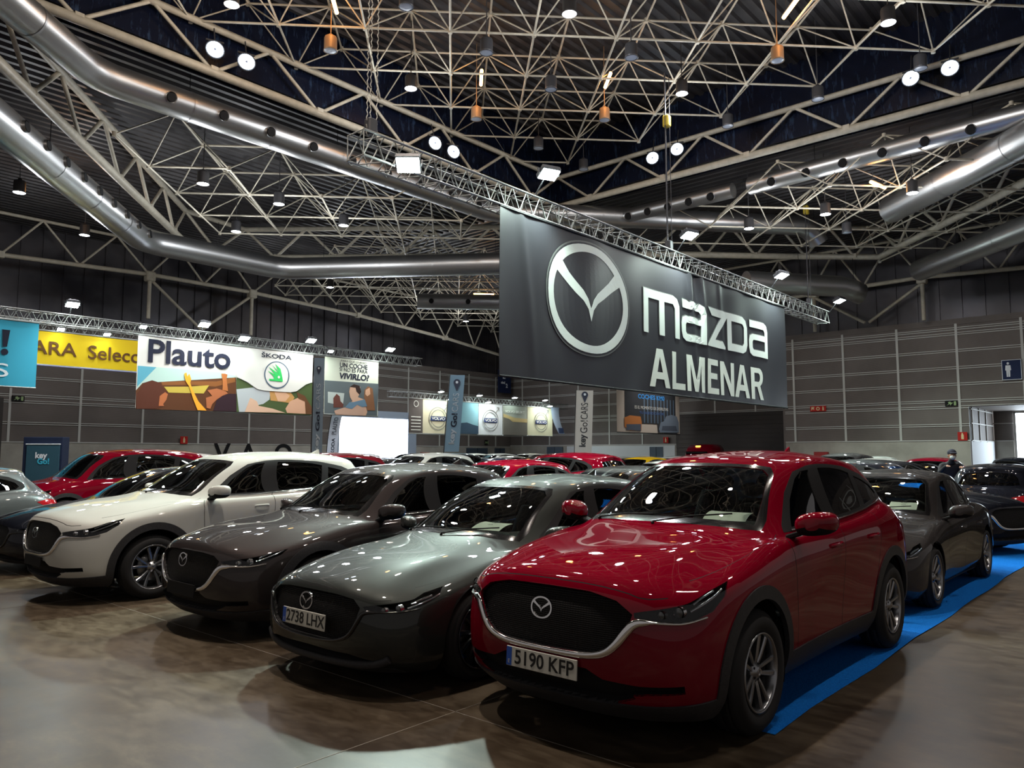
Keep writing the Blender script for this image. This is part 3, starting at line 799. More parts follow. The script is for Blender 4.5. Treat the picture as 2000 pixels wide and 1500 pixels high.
        for (y0, y1, z1) in ((.50, .02, 1.20), (-.02, -.52, 1.22)):
            wp = MB(); a, n = S.pt('W', abs(y0)*ys, zm(1.172)); b_, n2 = S.pt('W', abs(y1)*ys, zm(z1))
            p0 = Vector((a[0]-.02, y0*ys, a[2]+.01)); p1 = Vector((b_[0], y1*ys, b_[2]))-Vector(-n2)*-.018
            wp.path([tuple(p0), tuple((p0+p1)/2+Vector((-.012, 0, .018))), tuple(p1+Vector((-.01, 0, .012)))], .006, 6); wp.tube(p0+Vector((.01, 0, -.03)), p0, .012, 8, cap=True); wp.build('wiper', [M_DRK], car)
        f = MB(); P = []
        a, n = S.pt('T', xh(2.72), 0.0)
        for (x, w_, z) in ((-.09, .0, .0), (-.02, .022, .018), (.05, .028, .05), (.09, .016, .066), (.105, .01, .0)):
            P.append([(a[0]+x, -w_, a[2]-.01), (a[0]+x+.005, -w_*.3, a[2]+z), (a[0]+x+.005, w_*.3, a[2]+z), (a[0]+x, w_, a[2]-.01)])
        f.grid(P, 0, False); f.build('roof_antenna', [pm], car)
    car['_s'] = 1; del car['_s']
    return car, S, cv
M_GRILLE = mat('grille_mesh_black', (.005, .005, .006), .45, spec=.25)
def _gr():
    n, l, b = nodes(M_GRILLE); tc = n.new('ShaderNodeTexCoord'); v = n.new('ShaderNodeTexVoronoi'); mp = n.new('ShaderNodeMapping'); bp = n.new('ShaderNodeBump')
    v.inputs['Scale'].default_value = 55; v.inputs['Randomness'].default_value = 0; mp.inputs['Scale'].default_value = (.01, 1, 1.6)
    l.new(tc.outputs['Object'], mp.inputs[0]); l.new(mp.outputs[0], v.inputs['Vector']); bp.inputs['Strength'].default_value = .6; bp.inputs['Distance'].default_value = .02
    l.new(v.outputs['Distance'], bp.inputs['Height']); l.new(bp.outputs[0], b.inputs['Normal'])
_gr()
def plate(car, S, zc, txt=None, ys=1., off=.02):
    a, n = S.pt('F', 0, zc)
    p = empty('number_plate', (a[0]-off, 0, zc)); p.parent = car; p.rotation_euler = (0, .06, 0)
    b = MB(); b.bbox((0, 0, 0), (.010, .52, .112), .004, 0 if txt else 0)
    b.build('plate_board', [M_PLATE if txt else M_DRK], p)
    if txt:
        e = MB(); e.box((-.0058, .2385, 0), (.001, .040, .106)); e.build('blue_band', [M_EU], p)
        text('plate_number', txt, frame((-.0062, -.022, -.002), (0, -1, 0), (0, 0, 1)), M_INK, p, size=.112, bold=.0018, sx=1.0, extrude=.0004)
        text('country_letter', 'E', frame((-.0066, .2385, -.03), (0, -1, 0), (0, 0, 1)), M_PLATE, p, size=.03, extrude=.0003)
    return p
def paper(x, y, z, rz, label, logo=True, size=(.21, .30), ry=0.):
    m = MB(); n = 8; P = []
    for i in range(n+1):
        f = i/n; P.append([(size[0]*(f-.5), size[1]*(g-.5), .012*math.sin(f*PI)+.02*max(0, g-.7)) for g in np.linspace(0, 1, 6)])
    m.grid(P, 0); o = m.build('paper_sheet', [M_PAPER, M_INK], None, (x, y, z)); o.rotation_euler = (0, ry, rz)
    tag(o, label, 'paper')
    if logo:
        poly2d('printed_emblem', [[(a*.028, b*.028) for a, b in p] for p in EMB], frame((.0+size[0]*.28, 0, .0235), (0, -1, 0), (1, 0, 0)), M_INK, o, .0005)
        text('printed_line', 'mazda', frame((-.02, 0, .0235), (0, -1, 0), (1, 0, 0)), M_INK, o, size=.022, extrude=.0003)
    return o
Z5 = [(0, 0), (.2, .2), (2, 2)]
X5 = [(-2, -2), (5, 5)]
WH_TEN = list(wheel_parts(.362, .228, .225, 'ten', M_RIM))+[None]
WH_TEN = [WH_TEN[0], WH_TEN[1], WH_TEN[2], WH_TEN[3], WH_TEN[4], None]
WH_TWIN = list(wheel_parts(.362, .250, .225, 'twin', M_RIM))+[None]
WH_FIVE = list(wheel_parts(.325, .238, .215, 'five', M_RIM))+[None]
WH_DARK = [WH_FIVE[0], None, WH_FIVE[2], WH_FIVE[3], WH_FIVE[4], None]
_r = WH_FIVE[1].copy(); _r.materials[0] = M_RIMD; WH_DARK[1] = _r
SP5 = dict(xlo=X5, xhi=X5, z=Z5, ys=1., R=.362, WB=2.70, wheel=WH_TEN)
SP30 = dict(xlo=[(-.95, -.90), (0, 0), (2.72, 2.675), (3.6, 3.49)], xhi=[(-.95, -.90), (.28, .34), (1.05, 1.08), (1.5, 1.5), (3.15, 2.98), (3.6, 3.45)],
            z=[(0, 0), (.2, .175), (.31, .27), (.5, .44), (.72, .63), (.9, .79), (1.0, .885), (1.09, .975), (1.165, 1.045), (1.59, 1.455), (1.683, 1.545)], ys=.978, R=.345, WB=2.655, wheel=WH_TWIN, ez=.78,
            grille=[(0, .875), (.30, .87), (.46, .85), (.54, .80), (.52, .73), (.45, .60), (.38, .54), (.28, .51), (0, .50)], blade=False,
            wing=[('F', 0, .487), ('F', .18, .49), ('F', .29, .50), ('F', .39, .532), ('F', .46, .60), ('F', .525, .70), ('F', .57, .752), ('F', .66, .757), ('F', .74, .752), ('F', .80, .757), ('S', -.58, .775)],
            lamp=[('F', .56, .80), ('F', .70, .825), ('F', .79, .85), ('S', -.50, .88), ('S', -.36, .905), ('S', -.44, .855), ('S', -.56, .80), ('F', .79, .765), ('F', .70, .765), ('F', .58, .775)])
SP3 = dict(xlo=[(-.95, -.92), (0, 0), (2.70, 2.725), (3.6, 3.54)], xhi=[(-.95, -.92), (.28, .42), (.72, .84), (1.05, 1.25), (1.5, 1.60), (2.2, 2.15), (3.15, 2.98), (3.4, 3.34)],
           z=[(0, 0), (.2, .15), (.31, .235), (.5, .37), (.72, .55), (.80, .60), (.90, .675), (.935, .71), (1.0, .78), (1.09, .88), (1.165, .965), (1.24, 1.03), (1.4, 1.19), (1.59, 1.372), (1.683, 1.45)], ys=.975, R=.328, WB=2.725, wheel=WH_DARK, ez=.80, clad=False, ag=.05,
           grille=[(0, .90), (.30, .895), (.47, .87), (.545, .80), (.53, .70), (.47, .56), (.38, .51), (.28, .49), (0, .485)],
           lamp=[('F', .56, .815), ('F', .70, .84), ('F', .79, .87), ('S', -.50, .91), ('S', -.34, .94), ('S', -.42, .88), ('S', -.55, .815), ('F', .79, .775), ('F', .70, .77), ('F', .58, .785)],
           intake=[(0, .395), (.45, .385), (.60, .345), (.72, .31), (.60, .30), (0, .305)], blade=False, wm=M_BLK, ww=(.016, .005),
           wing=[('F', 0, .472), ('F', .18, .475), ('F', .30, .487), ('F', .39, .508), ('F', .48, .555), ('F', .545, .68), ('F', .57, .76), ('F', .66, .762), ('F', .74, .762), ('F', .80, .765), ('S', -.58, .79)])
# ---------------------------------------------------------------- the hall
def struct(o): o['kind'] = 'structure'; return o
M_FLOOR = mat('polished_concrete', (.10, .09, .08), .3, spec=.32)
def _floor():
    n, l, b = nodes(M_FLOOR)
    tc = n.new('ShaderNodeTexCoord')
    n1 = n.new('ShaderNodeTexNoise'); n1.inputs['Scale'].default_value = .45; n1.inputs['Detail'].default_value = 9; n1.inputs['Roughness'].default_value = .62
    n2 = n.new('ShaderNodeTexNoise'); n2.inputs['Scale'].default_value = 4; n2.inputs['Detail'].default_value = 9; n2.inputs['Roughness'].default_value = .72; mpz = n.new('ShaderNodeMapping'); mpz.inputs['Rotation'].default_value = (0, 0, -YAW); mpz.inputs['Scale'].default_value = (2.2, .8, 1)
    mx = n.new('ShaderNodeMath'); mx.operation = 'MULTIPLY_ADD'; mx.inputs[1].default_value = .6
    cr = n.new('ShaderNodeValToRGB'); e = cr.color_ramp.elements
    e[0].position = .67; e[0].color = (.030, .020, .012, 1); e[1].position = .95; e[1].color = (.115, .091, .062, 1)
    q = cr.color_ramp.elements.new(.80); q.color = (.062, .046, .030, 1)
    l.new(tc.outputs['Object'], n1.inputs['Vector']); l.new(tc.outputs['Object'], mpz.inputs[0]); l.new(mpz.outputs[0], n2.inputs['Vector'])
    l.new(n2.outputs[0], mx.inputs[0]); l.new(n1.outputs[0], mx.inputs[2]); l.new(mx.outputs[0], cr.inputs[0])
    # white scuffs
    n3 = n.new('ShaderNodeTexNoise'); n3.inputs['Scale'].default_value = 9; n3.inputs['Detail'].default_value = 10; n3.inputs['Distortion'].default_value = .6
    r3 = n.new('ShaderNodeMapRange'); r3.inputs[1].default_value = .74; r3.inputs[2].default_value = .84
    mixc = n.new('ShaderNodeMix'); mixc.data_type = 'RGBA'; mixc.inputs[7].default_value = (.30, .29, .26, 1)
    l.new(tc.outputs['Object'], n3.inputs['Vector']); l.new(n3.outputs[0], r3.inputs[0]); l.new(r3.outputs[0], mixc.inputs[0]); l.new(cr.outputs[0], mixc.inputs[6]); l.new(mixc.outputs[2], b.inputs['Base Color'])
    mr = n.new('ShaderNodeMapRange'); mr.inputs[1].default_value = .3; mr.inputs[2].default_value = .7; mr.inputs[3].default_value = .30; mr.inputs[4].default_value = .40
    l.new(n2.outputs[0], mr.inputs[0]); l.new(mr.outputs[0], b.inputs['Roughness'])
    bp = n.new('ShaderNodeBump'); bp.inputs['Strength'].default_value = .03; bp.inputs['Distance'].default_value = .004; l.new(n1.outputs[0], bp.inputs['Height']); l.new(bp.outputs[0], b.inputs['Normal'])
_floor()
M_JOINT = mat('floor_joint', (.20, .18, .15), .7)
f = MB(); f.box((18, 14, -.1), (76, 68, .2)); struct(f.build('floor', [M_FLOOR]))
jt = MB()
for x in (3.6, 9.6, 15.6, 21.6, 27.6, 33.6, 39.6): jt.box((x, 14, .0008), (.006, 60, .0016))
for y in (-2.35, 3.65, 9.65, 15.65, 21.65, 27.65, 33.65, 39.65): jt.box((18, y, .0008), (70, .006, .0016))
struct(jt.build('trim_1', [M_JOINT]))
M_CARP = noise_color(mat('blue_carpet', (.01, .12, .42), .95, spec=.1), (.005, .13, .52), (.008, .19, .68), 90, 4, bump=.4)
cp = MB(); n = 40
rows = [[(4.55+(30-4.55)*i/n, y+.015*math.sin(i*1.7+y*3), .006+.0025*math.sin(i*.9+y*5)) for y in np.linspace(1.94, 8.0, 14)] for i in range(n+1)]
cp.grid(rows, 0); o = cp.build('carpet_runner', [M_CARP]); tag(o, 'bright blue exhibition carpet lying under the right-hand cars', 'carpet')

# walls: dark perforated panels in a pale frame over a concrete base, dark metal cladding above
def panel_mat(name, c1, c2):
    m = mat(name, c1, .6, spec=.3); n, l, b = nodes(m)
    tc = n.new('ShaderNodeTexCoord'); wv = n.new('ShaderNodeTexWave'); wv.bands_direction = 'Z'; wv.inputs['Scale'].default_value = 9; wv.inputs['Distortion'].default_value = 0
    nz = n.new('ShaderNodeTexNoise'); nz.inputs['Scale'].default_value = .4; nz.inputs['Detail'].default_value = 5
    a = n.new('ShaderNodeMath'); a.operation = 'MULTIPLY_ADD'; a.inputs[1].default_value = .35
    cr = n.new('ShaderNodeValToRGB'); cr.color_ramp.elements[0].color = (*c1, 1); cr.color_ramp.elements[1].color = (*c2, 1); cr.color_ramp.elements[0].position = .3; cr.color_ramp.elements[1].position = .9
    l.new(tc.outputs['Object'], wv.inputs['Vector']); l.new(tc.outputs['Object'], nz.inputs['Vector']); l.new(wv.outputs['Fac'], a.inputs[0]); l.new(nz.outputs[0], a.inputs[2]); l.new(a.outputs[0], cr.inputs[0]); l.new(cr.outputs[0], b.inputs['Base Color'])
    return m
M_PAN = panel_mat('grey_brown_wall_panel', (.095, .080, .072), (.18, .155, .142))
M_FRAME = mat('pale_wall_frame', (.50, .50, .47), .5)
M_BASE = noise_color(mat('concrete_base', (.38, .36, .31), .8), (.30, .285, .245), (.43, .41, .36), .8, 6)
M_CLAD2 = noise_color(mat('dark_metal_cladding', (.05, .045, .05), .35, .5), (.035, .033, .040), (.095, .088, .092), .35, 5, rough=(.3, .55))
def wall(name, p0, p1, nrm, top, zb=2.3, rows=(3.15, 4.2, 4.5, 5.4, 6.3, 7.2, 7.75), posts=3.18, off=0., upper=13.6, th=.3, skip=None, full=True):
    """p0->p1 along the foot, nrm towards the room"""
    p0 = Vector((*p0, 0)); p1 = Vector((*p1, 0)); d = (p1-p0); L = d.length; d.normalize(); nrm = Vector((*nrm, 0))
    m = MB()
    def slab(a, b, z0, z1, dep, t, mi):
        c = p0+d*((a+b)/2)+nrm*(dep-t/2); c.z = (z0+z1)/2
        sx = (abs(d.x)*(b-a)+abs(nrm.x)*t, abs(d.y)*(b-a)+abs(nrm.y)*t, z1-z0); m.box(c, sx, mi)
    segs = [(0, L)]
    for (a, b, z1) in (skip or []):
        segs = [s_ for (x, y) in segs for s_ in ((x, min(y, a)), (max(x, b), y)) if s_[1]-s_[0] > .01]
        slab(a, b, z1, top, 0, th, 0)
    for a, b in segs:
        slab(a, b, 0, zb, .06, th+.06, 1); slab(a, b, zb, top, 0, th, 0)
    if upper > top:
        slab(0, L, top, upper, -.15, .1, 2)
        k = .0
        while k < L: slab(k, k+.05, top, upper, -.08, .1, 2); k += 1.0
        slab(0, L, top-.25, top+.05, .04, .3, 0)
    hit = lambda x, z: any(a-.02 < x < b+.02 and z < z1 for a, b, z1 in (skip or []))
    def rail(z, t=.045, w=.05):
        for a, b in ([(0, L)] if not any(z < s_[2] for s_ in (skip or [])) else segs): slab(a, b, z-t/2, z+t/2, w, w, 3)
    rail(zb+.02, .05, .10)
    for z in rows:
        if z < top: rail(z-.05, .035); rail(z+.05, .035)
    x = off
    while x < L:
        if not hit(x, zb+.5): slab(x-.055, x+.055, zb, top-.2, .045, .045, 3)
        elif skip: slab(x-.055, x+.055, max(s_[2] for s_ in skip if s_[0]-.02 < x < s_[1]+.02), top-.2, .045, .045, 3)
        x += posts
    return struct(m.build(name, [M_PAN, M_BASE, M_CLAD2, M_FRAME]))
WY, WX = 43.0, 48.8
# left wall (y = 43) with a truck gate and two exit doors
wall('wall_left', (-10, WY), (WX, WY), (0, -1), 8.2, skip=[(41.16, 47.27, 4.2)], off=2.82, zb=2.2)
wall('wall_back', (WX, WY), (WX, 17.1), (-1, 0), 8.2, skip=[], off=1.3, posts=2.9)
wall('wall_right', (43, 17.1), (43, -12), (-1, 0), 8.3, zb=2.28, off=.54, posts=2.73, skip=[(9.1, 29.1, 3.95)], rows=(3.06, 3.95, 4.25, 5.08, 5.9, 6.75, 7.6, 7.85))
# recess with a dark rolling gate between back wall and projecting block
M_GATE = panel_mat('dark_gate', (.035, .03, .028), (.06, .052, .048))
g = MB(); g.box((46.0, 17.2, 6.8), (5.7, .2, 13.6)); struct(g.build('wall_recess', [M_PAN]))
g = MB(); g.box((48.6, 22.3, 2.2), (.12, 9.8, 4.4))
for z in np.arange(.3, 4.4, .3): g.box((48.52, 22.3, z), (.03, 9.8, .04))
struct(g.build('door_1', [M_GATE]))
# corridor behind the opening of the right wall, with the bright doorway
c = MB(); c.box((46.1, 8.1, 2.0), (5.9, .2, 3.95), 0); c.box((46.1, 7.99, 1.15), (5.9, .04, 2.3), 1)
for z in (2.3, 3.15, 3.85): c.box((46.1, 7.97, z), (5.6, .05, .05), 2)
for x in (43.6, 45.3, 47.0): c.box((x, 7.97, 3.1), (.09, .05, 1.7), 2)
struct(c.build('wall_corridor', [M_PAN, mat('white_base', (.72, .76, .8), .7), M_FRAME]))
c = MB(); c.box((49.4, -2, 2.0), (.2, 20, 4.0), 0); c.box((49.27, 7.6, 1.2), (.06, 1.0, 2.35), 1)
for z in (2.35, 3.3): c.box((49.25, 7.6, z), (.08, 1.0, .05), 2)
c.box((46.2, -2, 4.05), (6.2, 20, .16), 0)
struct(c.build('wall_corridor_end', [M_PAN, M_BASE, M_FRAME]))
M_DAY = mat('daylight_opening', (1, 1, 1), .5, emit=(.78, .90, 1.0), es=5.0)
d = MB(); d.box((49.25, 5.0, 1.95), (.05, 4.0, 3.8)); struct(d.build('door_2', [M_DAY]))
dfm = MB()
for y in (3.0, 5.0, 6.3, 7.0): dfm.box((49.2, y, 1.95), (.08, .09, 3.9))
dfm.box((49.2, 5.0, 3.88), (.08, 4.1, .1)); struct(dfm.build('trim_2', [M_FRAME]))
# truck gate full of daylight
M_DAY2 = mat('daylight_gate', (1, 1, 1), .5, emit=(.80, .88, 1.0), es=6.0)
d = MB(); d.box((34.2, WY+.12, 2.05), (6.2, .05, 4.15)); struct(d.build('door_3', [M_DAY2]))
fr = MB(); M_BLUEF = mat('pale_blue_frame', (.35, .42, .52), .5)
fr.box((37.6, WY-.12, 2.2), (.8, .2, 4.4)); fr.box((31.0, WY-.12, 2.2), (.3, .2, 4.4)); fr.box((34.4, WY-.12, 4.4), (7.2, .2, .5)); struct(fr.build('trim_3', [M_BLUEF]))
# exit doors
M_DOOR = mat('blue_grey_door', (.045, .07, .10), .5)
M_DFR = mat('door_side_white', (.75, .75, .72), .6)
def exit_door(n, c, d, axis):
    m = MB(); w_, h = d
    if axis == 'x': m.box((c[0], c[1]-.10, h/2), (w_, .08, h), 0); m.box((c[0], c[1]-.145, h/2), (.03, .02, h), 1)
    else: m.box((c[0]-.10, c[1], h/2), (.08, w_, h), 0); m.box((c[0]-.145, c[1], h/2), (.02, .03, h), 1)
    struct(m.build('door_%d' % n, [M_DOOR, M_DRK]))
exit_door(4, (44.6, WY), (2.4, 2.1), 'x'); exit_door(5, (47.3, WY), (1.2, 2.1), 'x')
exit_door(6, (WX, 38.2), (1.6, 2.2), 'y'); exit_door(7, (WX, 28.9), (1.1, 2.15), 'y')
m = MB(); m.box((WX-.08, 32.2, 1.12), (.05, 9.6, 2.24)); struct(m.build('trim_4', [mat('white_painted_base', (.62, .65, .66), .7)]))
m = MB(); m.box((6.6, WY-.1, 2.2), (10.0, .1, 4.3)); 
struct(m.build('door_8', [M_GATE]))

# roofs: dark corrugated deck, raised in the middle
M_DECK = noise_color(mat('dark_roof_deck', (.030, .027, .027), .5, .3), (.022, .020, .022), (.042, .038, .038), .5, 4)
def deck(name, x0, x1, y0, y1, z, rib=.42, h=.10, along='x'):
    m = MB(); a0, a1 = (y0, y1) if along == 'x' else (x0, x1); k = a0; rows = []
    while k < a1:
        for (q, zz) in ((0, z), (rib*.35, z), (rib*.5, z+h), (rib*.85, z+h)):
            t = min(k+q, a1); rows.append([(x0, t, zz), (x1, t, zz)] if along == 'x' else [(t, y0, zz), (t, y1, zz)])
        k += rib
    m.grid(rows, 0, False); return m
UX, UY, UZ = 26.9, 20.85, 14.15         # raised square: far edges; lower chord level
U0X, U0Y = -11.0, -14.0
parts_ = MB()
def add_mb(a, b_): a.add(b_.v, b_.f, 0)
d1 = deck('u', U0X, UX+.4, U0Y, UY+.4, UZ+1.75)
struct(d1.build('ceiling_raised', [M_DECK]))
LZ = 11.15
dl = MB()
for (x0, x1, y0, y1) in ((U0X, UX, UY, WY+.2), (UX, WX+1, U0Y, WY+.2)):
    q = deck('l', x0, x1, y0, y1, LZ+1.85, along='x' if y0 == UY else 'y'); dl.add(q.v, q.f, 0)
struct(dl.build('ceiling_lower', [M_DECK]))
# dark glazed band between the two roofs
M_BAND = mat('night_blue_glazing', (.008, .012, .03), .25, spec=.4)
def _band():
    n, l, b = nodes(M_BAND); tc = n.new('ShaderNodeTexCoord'); mp = n.new('ShaderNodeMapping'); mp.inputs['Scale'].default_value = (2.5, 2.5, .5)
    nz = n.new('ShaderNodeTexNoise'); nz.inputs['Scale'].default_value = 2.2; nz.inputs['Detail'].default_value = 8; nz.inputs['Roughness'].default_value = .75
    cr = n.new('ShaderNodeValToRGB'); cr.color_ramp.elements[0].position = .55; cr.color_ramp.elements[0].color = (.004, .006, .016, 1); cr.color_ramp.elements[1].position = .8; cr.color_ramp.elements[1].color = (.05, .09, .17, 1)
    l.new(tc.outputs['Object'], mp.inputs[0]); l.new(mp.outputs[0], nz.inputs['Vector']); l.new(nz.outputs[0], cr.inputs[0]); l.new(cr.outputs[0], b.inputs['Base Color'])
_band()
bd = MB(); bd.box(((U0X+UX)/2, UY+.3, (LZ+UZ)/2+2.0), (UX-U0X+.8, .06, UZ-LZ+.9)); bd.box((UX+.3, (U0Y+UY)/2, (LZ+UZ)/2+2.0), (.06, UY-U0Y+.8, UZ-LZ+.9))
struct(bd.build('window_1', [M_BAND]))
# space frames: square grid turned 45 degrees, top grid half a module over
G = math.radians(45.6)
def space_frame(name, anchor, mod, zb, zt, keep, rb=.036, rd=.025, NR=22):
    g1 = Vector((math.cos(G), math.sin(G))); g2 = Vector((-math.sin(G), math.cos(G))); m = MB()
    B = {}; T = {}
    for i in range(-NR, NR+1):
        for j in range(-NR, NR+1):
            p = Vector(anchor)+g1*(i*mod)+g2*(j*mod)
            if keep(p.x, p.y): B[i, j] = Vector((p.x, p.y, zb))
    for i in range(-NR, NR+1):
        for j in range(-NR, NR+1):
            ks = [(i, j), (i+1, j), (i, j+1), (i+1, j+1)]
            if sum(k in B for k in ks) >= 3:
                p = Vector(anchor)+g1*((i+.5)*mod)+g2*((j+.5)*mod); T[i, j] = Vector((p.x, p.y, zt))
    for (i, j), p in B.items():
        for k in ((i+1, j), (i, j+1)):
            if k in B: m.tube(p, B[k], rb, 6)
    for (i, j), p in T.items():
        for k in ((i+1, j), (i, j+1)):
            if k in T: m.tube(p, T[k], rb, 6)
        for k in ((i, j), (i+1, j), (i, j+1), (i+1, j+1)):
            if k in B: m.tube(B[k], p, rd, 5)
    for p in list(B.values())+list(T.values()): m.tube(p-Vector((0, 0, .07)), p+Vector((0, 0, .07)), .07, 6, cap=True)
    return m.build(name, [M_STEEL]), B, T
o, BU, TU = space_frame('space_frame', (15.15, 15.75), 2.50, UZ, UZ+1.35, lambda x, y: -3 < x < UX+.2 and -8 < y < UY+.9)
tag(o, 'raised beige steel space frame of crossing tubes under the middle roof', 'space frame')
rcos, rsin = math.cos(G), math.sin(G)
def lower_keep(x, y):
    if (x < UX+.4 and y < UY+.9): return False
    if x < 2 or y < -3 or x > 46 or y > 41: return False
    return inside(OCT, x, y) or (x > 23 and y > 26.5) or (x > 31 and y < 12 and x < 41.5)
OCT = [(-3, 12), (5.33, 21.6), (15.6, 33.4), (17.0, 32.8), (31.2, 16.4), (34.6, 13.8), (39.8, 10.9), (32.16, 3.87), (26, -3), (20, -10)]
o, BL, TL = space_frame('space_frame', (14.26, 29.1), 2.6, LZ, LZ+1.3, lower_keep)
tag(o, 'lower beige steel space frame round the raised roof, reaching both walls', 'space frame')
# trusses with heavy round chords
def truss(m, pts, z0, z1, r0=.11, r1=.09, rd=.05, step=3.5, off1=(0, 0)):
    P = [Vector((*p, 0)) for p in pts]
    for zz, r, of in ((z0, r0, (0, 0)), (z1, r1, off1)): m.path([(p.x+of[0], p.y+of[1], zz) for p in P], r, 10)
    for a, b in zip(P, P[1:]):
        L = (b-a).length; n_ = max(1, round(L/step)); 
        for k in range(n_):
            q0 = a+(b-a)*(k/n_); q1 = a+(b-a)*((k+.5)/n_); q2 = a+(b-a)*((k+1)/n_)
            o_ = Vector((*off1, 0))
            m.tube(q0+Vector((0, 0, z1))+o_, q1+Vector((0, 0, z0)), rd, 6); m.tube(q1+Vector((0, 0, z0)), q2+Vector((0, 0, z1))+o_, rd, 6)
            m.box(q1+Vector((0, 0, z0+.05)), (.22, .22, .2))
m = MB(); truss(m, [(-6, UY), (UX, UY), (UX, -8)], 12.8, UZ, .14, .11, .06, 3.54)
m.path([(-6, UY+.45, 13.25), (UX+.45, UY+.45, 13.25), (UX+.45, -8, 13.25)], .05, 6)
o = m.build('perimeter_truss', [M_STEEL]); tag(o, 'heavy steel truss edging the raised roof, zigzag bracing before the dark glazing', 'truss')
m = MB(); truss(m, [(5.3-5.5, 21.6-6.4), (5.33, 21.6), (15.94, 33.94), (19.3, 34.6), (32.9, 18.0), (36.5, 14.5), (39.8, 10.9), (32.16, 3.87), (26, -3)], 11.3, 12.75, .15, .12, .07, 3.2)
o = m.build('ring_truss', [M_STEEL]); tag(o, 'octagonal steel ring truss with thick tube chords below the lower roof', 'truss')
# end trusses standing before the walls
def wall_truss(name, pts, feet, ztop, lab):
    m = MB(); P = [Vector(p) for p in pts]; m.path(P, .11, 10)
    for a, b in zip(P, P[1:]):
        L = (b-a).length; n_ = max(1, round(L/3.4))
        for k in range(n_):
            q0 = a+(b-a)*(k/n_); q1 = a+(b-a)*((k+.5)/n_); q2 = a+(b-a)*((k+1)/n_)
            t = Vector((q1.x, q1.y, ztop)); m.tube(q0, t, .055, 6); m.tube(t, q2, .055, 6)
        m.box(a, (.3, .3, .3))
    m.path([(p.x, p.y, ztop) for p in P], .08, 8)
    for (a, b) in feet: m.tube(a, b, .10 if abs(a[0]-b[0])+abs(a[1]-b[1]) < .01 else .08, 8)
    for (a, b) in feet:
        m.bbox(a, (.45, .45, .5) if abs(a[0]-b[0])+abs(a[1]-b[1]) < .01 else (.2, .2, .3), .05)
    o = m.build(name, [M_STEEL]); return tag(o, lab, 'truss')
wall_truss('wall_truss', [(2, 40, 9.6), (10.34, 40, 10.65), (17, 40, 10.92), (22.9, 40, 10.9), (30.4, 40, 10.6), (38.2, 40, 10.0), (44.3, 40, 9.3), (48, 40, 8.8)],
           [((17.05, 40, 10.8), (17.05, 40, 8.6)), ((22.85, 40, 10.8), (22.85, 40, 8.4)), ((17.05, 40, 10.7), (19.87, 40, 8.4)), ((22.85, 40, 10.7), (19.97, 40, 8.4))], 12.6, 'beige wall truss with short columns and V struts before the left wall')
wall_truss('wall_truss', [(42.2, 22, 10.1), (42.2, 15.2, 10.4), (42.2, 9.6, 10.5), (42.2, 3, 10.2)],
           [((42.2, 15.0, 10.4), (42.2, 15.0, 8.3)), ((42.2, 9.6, 10.4), (42.2, 9.6, 8.3)), ((42.2, 15.0, 10.2), (42.2, 12.4, 8.5)), ((42.2, 9.6, 10.2), (42.2, 12.2, 8.5))], 12.6, 'beige wall truss with short columns and V struts above the right wall')
# ventilation ducts
def duct(pts, r, lab, holes=(), smooth_=1, rings=True, down=.9):
    m = MB(); P = [Vector(p) for p in pts]
    Q = [P[0]]
    for i in range(1, len(P)-1):
        a = (P[i-1]-P[i]).normalized(); b = (P[i+1]-P[i]).normalized(); k = min(r*1.2, 1.2)
        Q += [P[i]+a*k, P[i]+a*k*.35+b*k*.35, P[i]+b*k]
    Q.append(P[-1]); m.path(Q, r, 28)
    if rings:
        for a, b in zip(P, P[1:]):
            L = (b-a).length; n_ = int(L/2.4)
            for k in range(1, n_):
                c_ = a+(b-a)*(k/n_); d_ = (b-a).normalized()*.03; m.tube(c_-d_, c_+d_, r+.012, 28)
    o = m.build('ventilation_duct', [M_DUCT]); tag(o, lab, 'duct')
    for (seg, f0, f1, n_, sidev) in holes:
        a, b = P[seg], P[seg+1]; d_ = (b-a).normalized()
        for k in range(n_):
            c_ = a+(b-a)*(f0+(f1-f0)*k/max(1, n_-1)); q = Vector(sidev); q = (q-d_*q.dot(d_)).normalized()
            h = MB(); h.tube(c_+q*(r-.04), c_+q*(r+.07), .16, 16, 1); h.tube(c_+q*(r+.07), c_+q*(r-.02), .13, 16, 0, cap=True); h.build('air_nozzle', [M_DRK, M_DUCT], o)
    for a, b in zip(P, P[1:]):
        n_ = max(1, int((b-a).length/4))
        for k in range(n_):
            c_ = a+(b-a)*((k+.5)/n_); hang = MB(); hang.tube(c_+Vector((0, 0, r)), c_+Vector((0, 0, r+1.0)), .012, 4); hang.build('hanger_rod', [M_DRK], o)
    return o
duct([(1.4, 17.0, 12.1), (7.61, 21.9, 12.0), (23.6, 21.9, 12.0), (26.0, 19.9, 12.0)], .44, 'long silver duct with round nozzles below the raised roof, left side', [(1, .12, .92, 9, (-.5, -1, -.25))])
duct([(27.9, 18.4, 12.0), (27.9, 12.9, 12.0)], .30, 'slim silver duct with round nozzles right of the big banner, nearer its top', [(0, .15, .85, 5, (-1, -.3, -.5))])
duct([(27.9, 12.2, 12.0), (27.3, 2.0, 12.0)], .34, 'slim silver duct continuing to the right edge under the raised roof', [(0, .1, .75, 6, (-1, .3, -.5))])
duct([(25.4, 20.3, 12.0), (34.7, 12.4, 12.0), (35.2, 12.2, 11.3)], .44, 'horizontal silver duct crossing behind the big banner')
duct([(-1.0, 15.1, 10.3), (5.75, 22.94, 10.3), (13.11, 31.51, 10.3), (19.48, 31.51, 10.3), (26.6, 21.7, 10.3)], .50, 'thick silver duct bending along the octagon above the left banners', [(1, .02, .92, 9, (1, -.9, .1)), ])
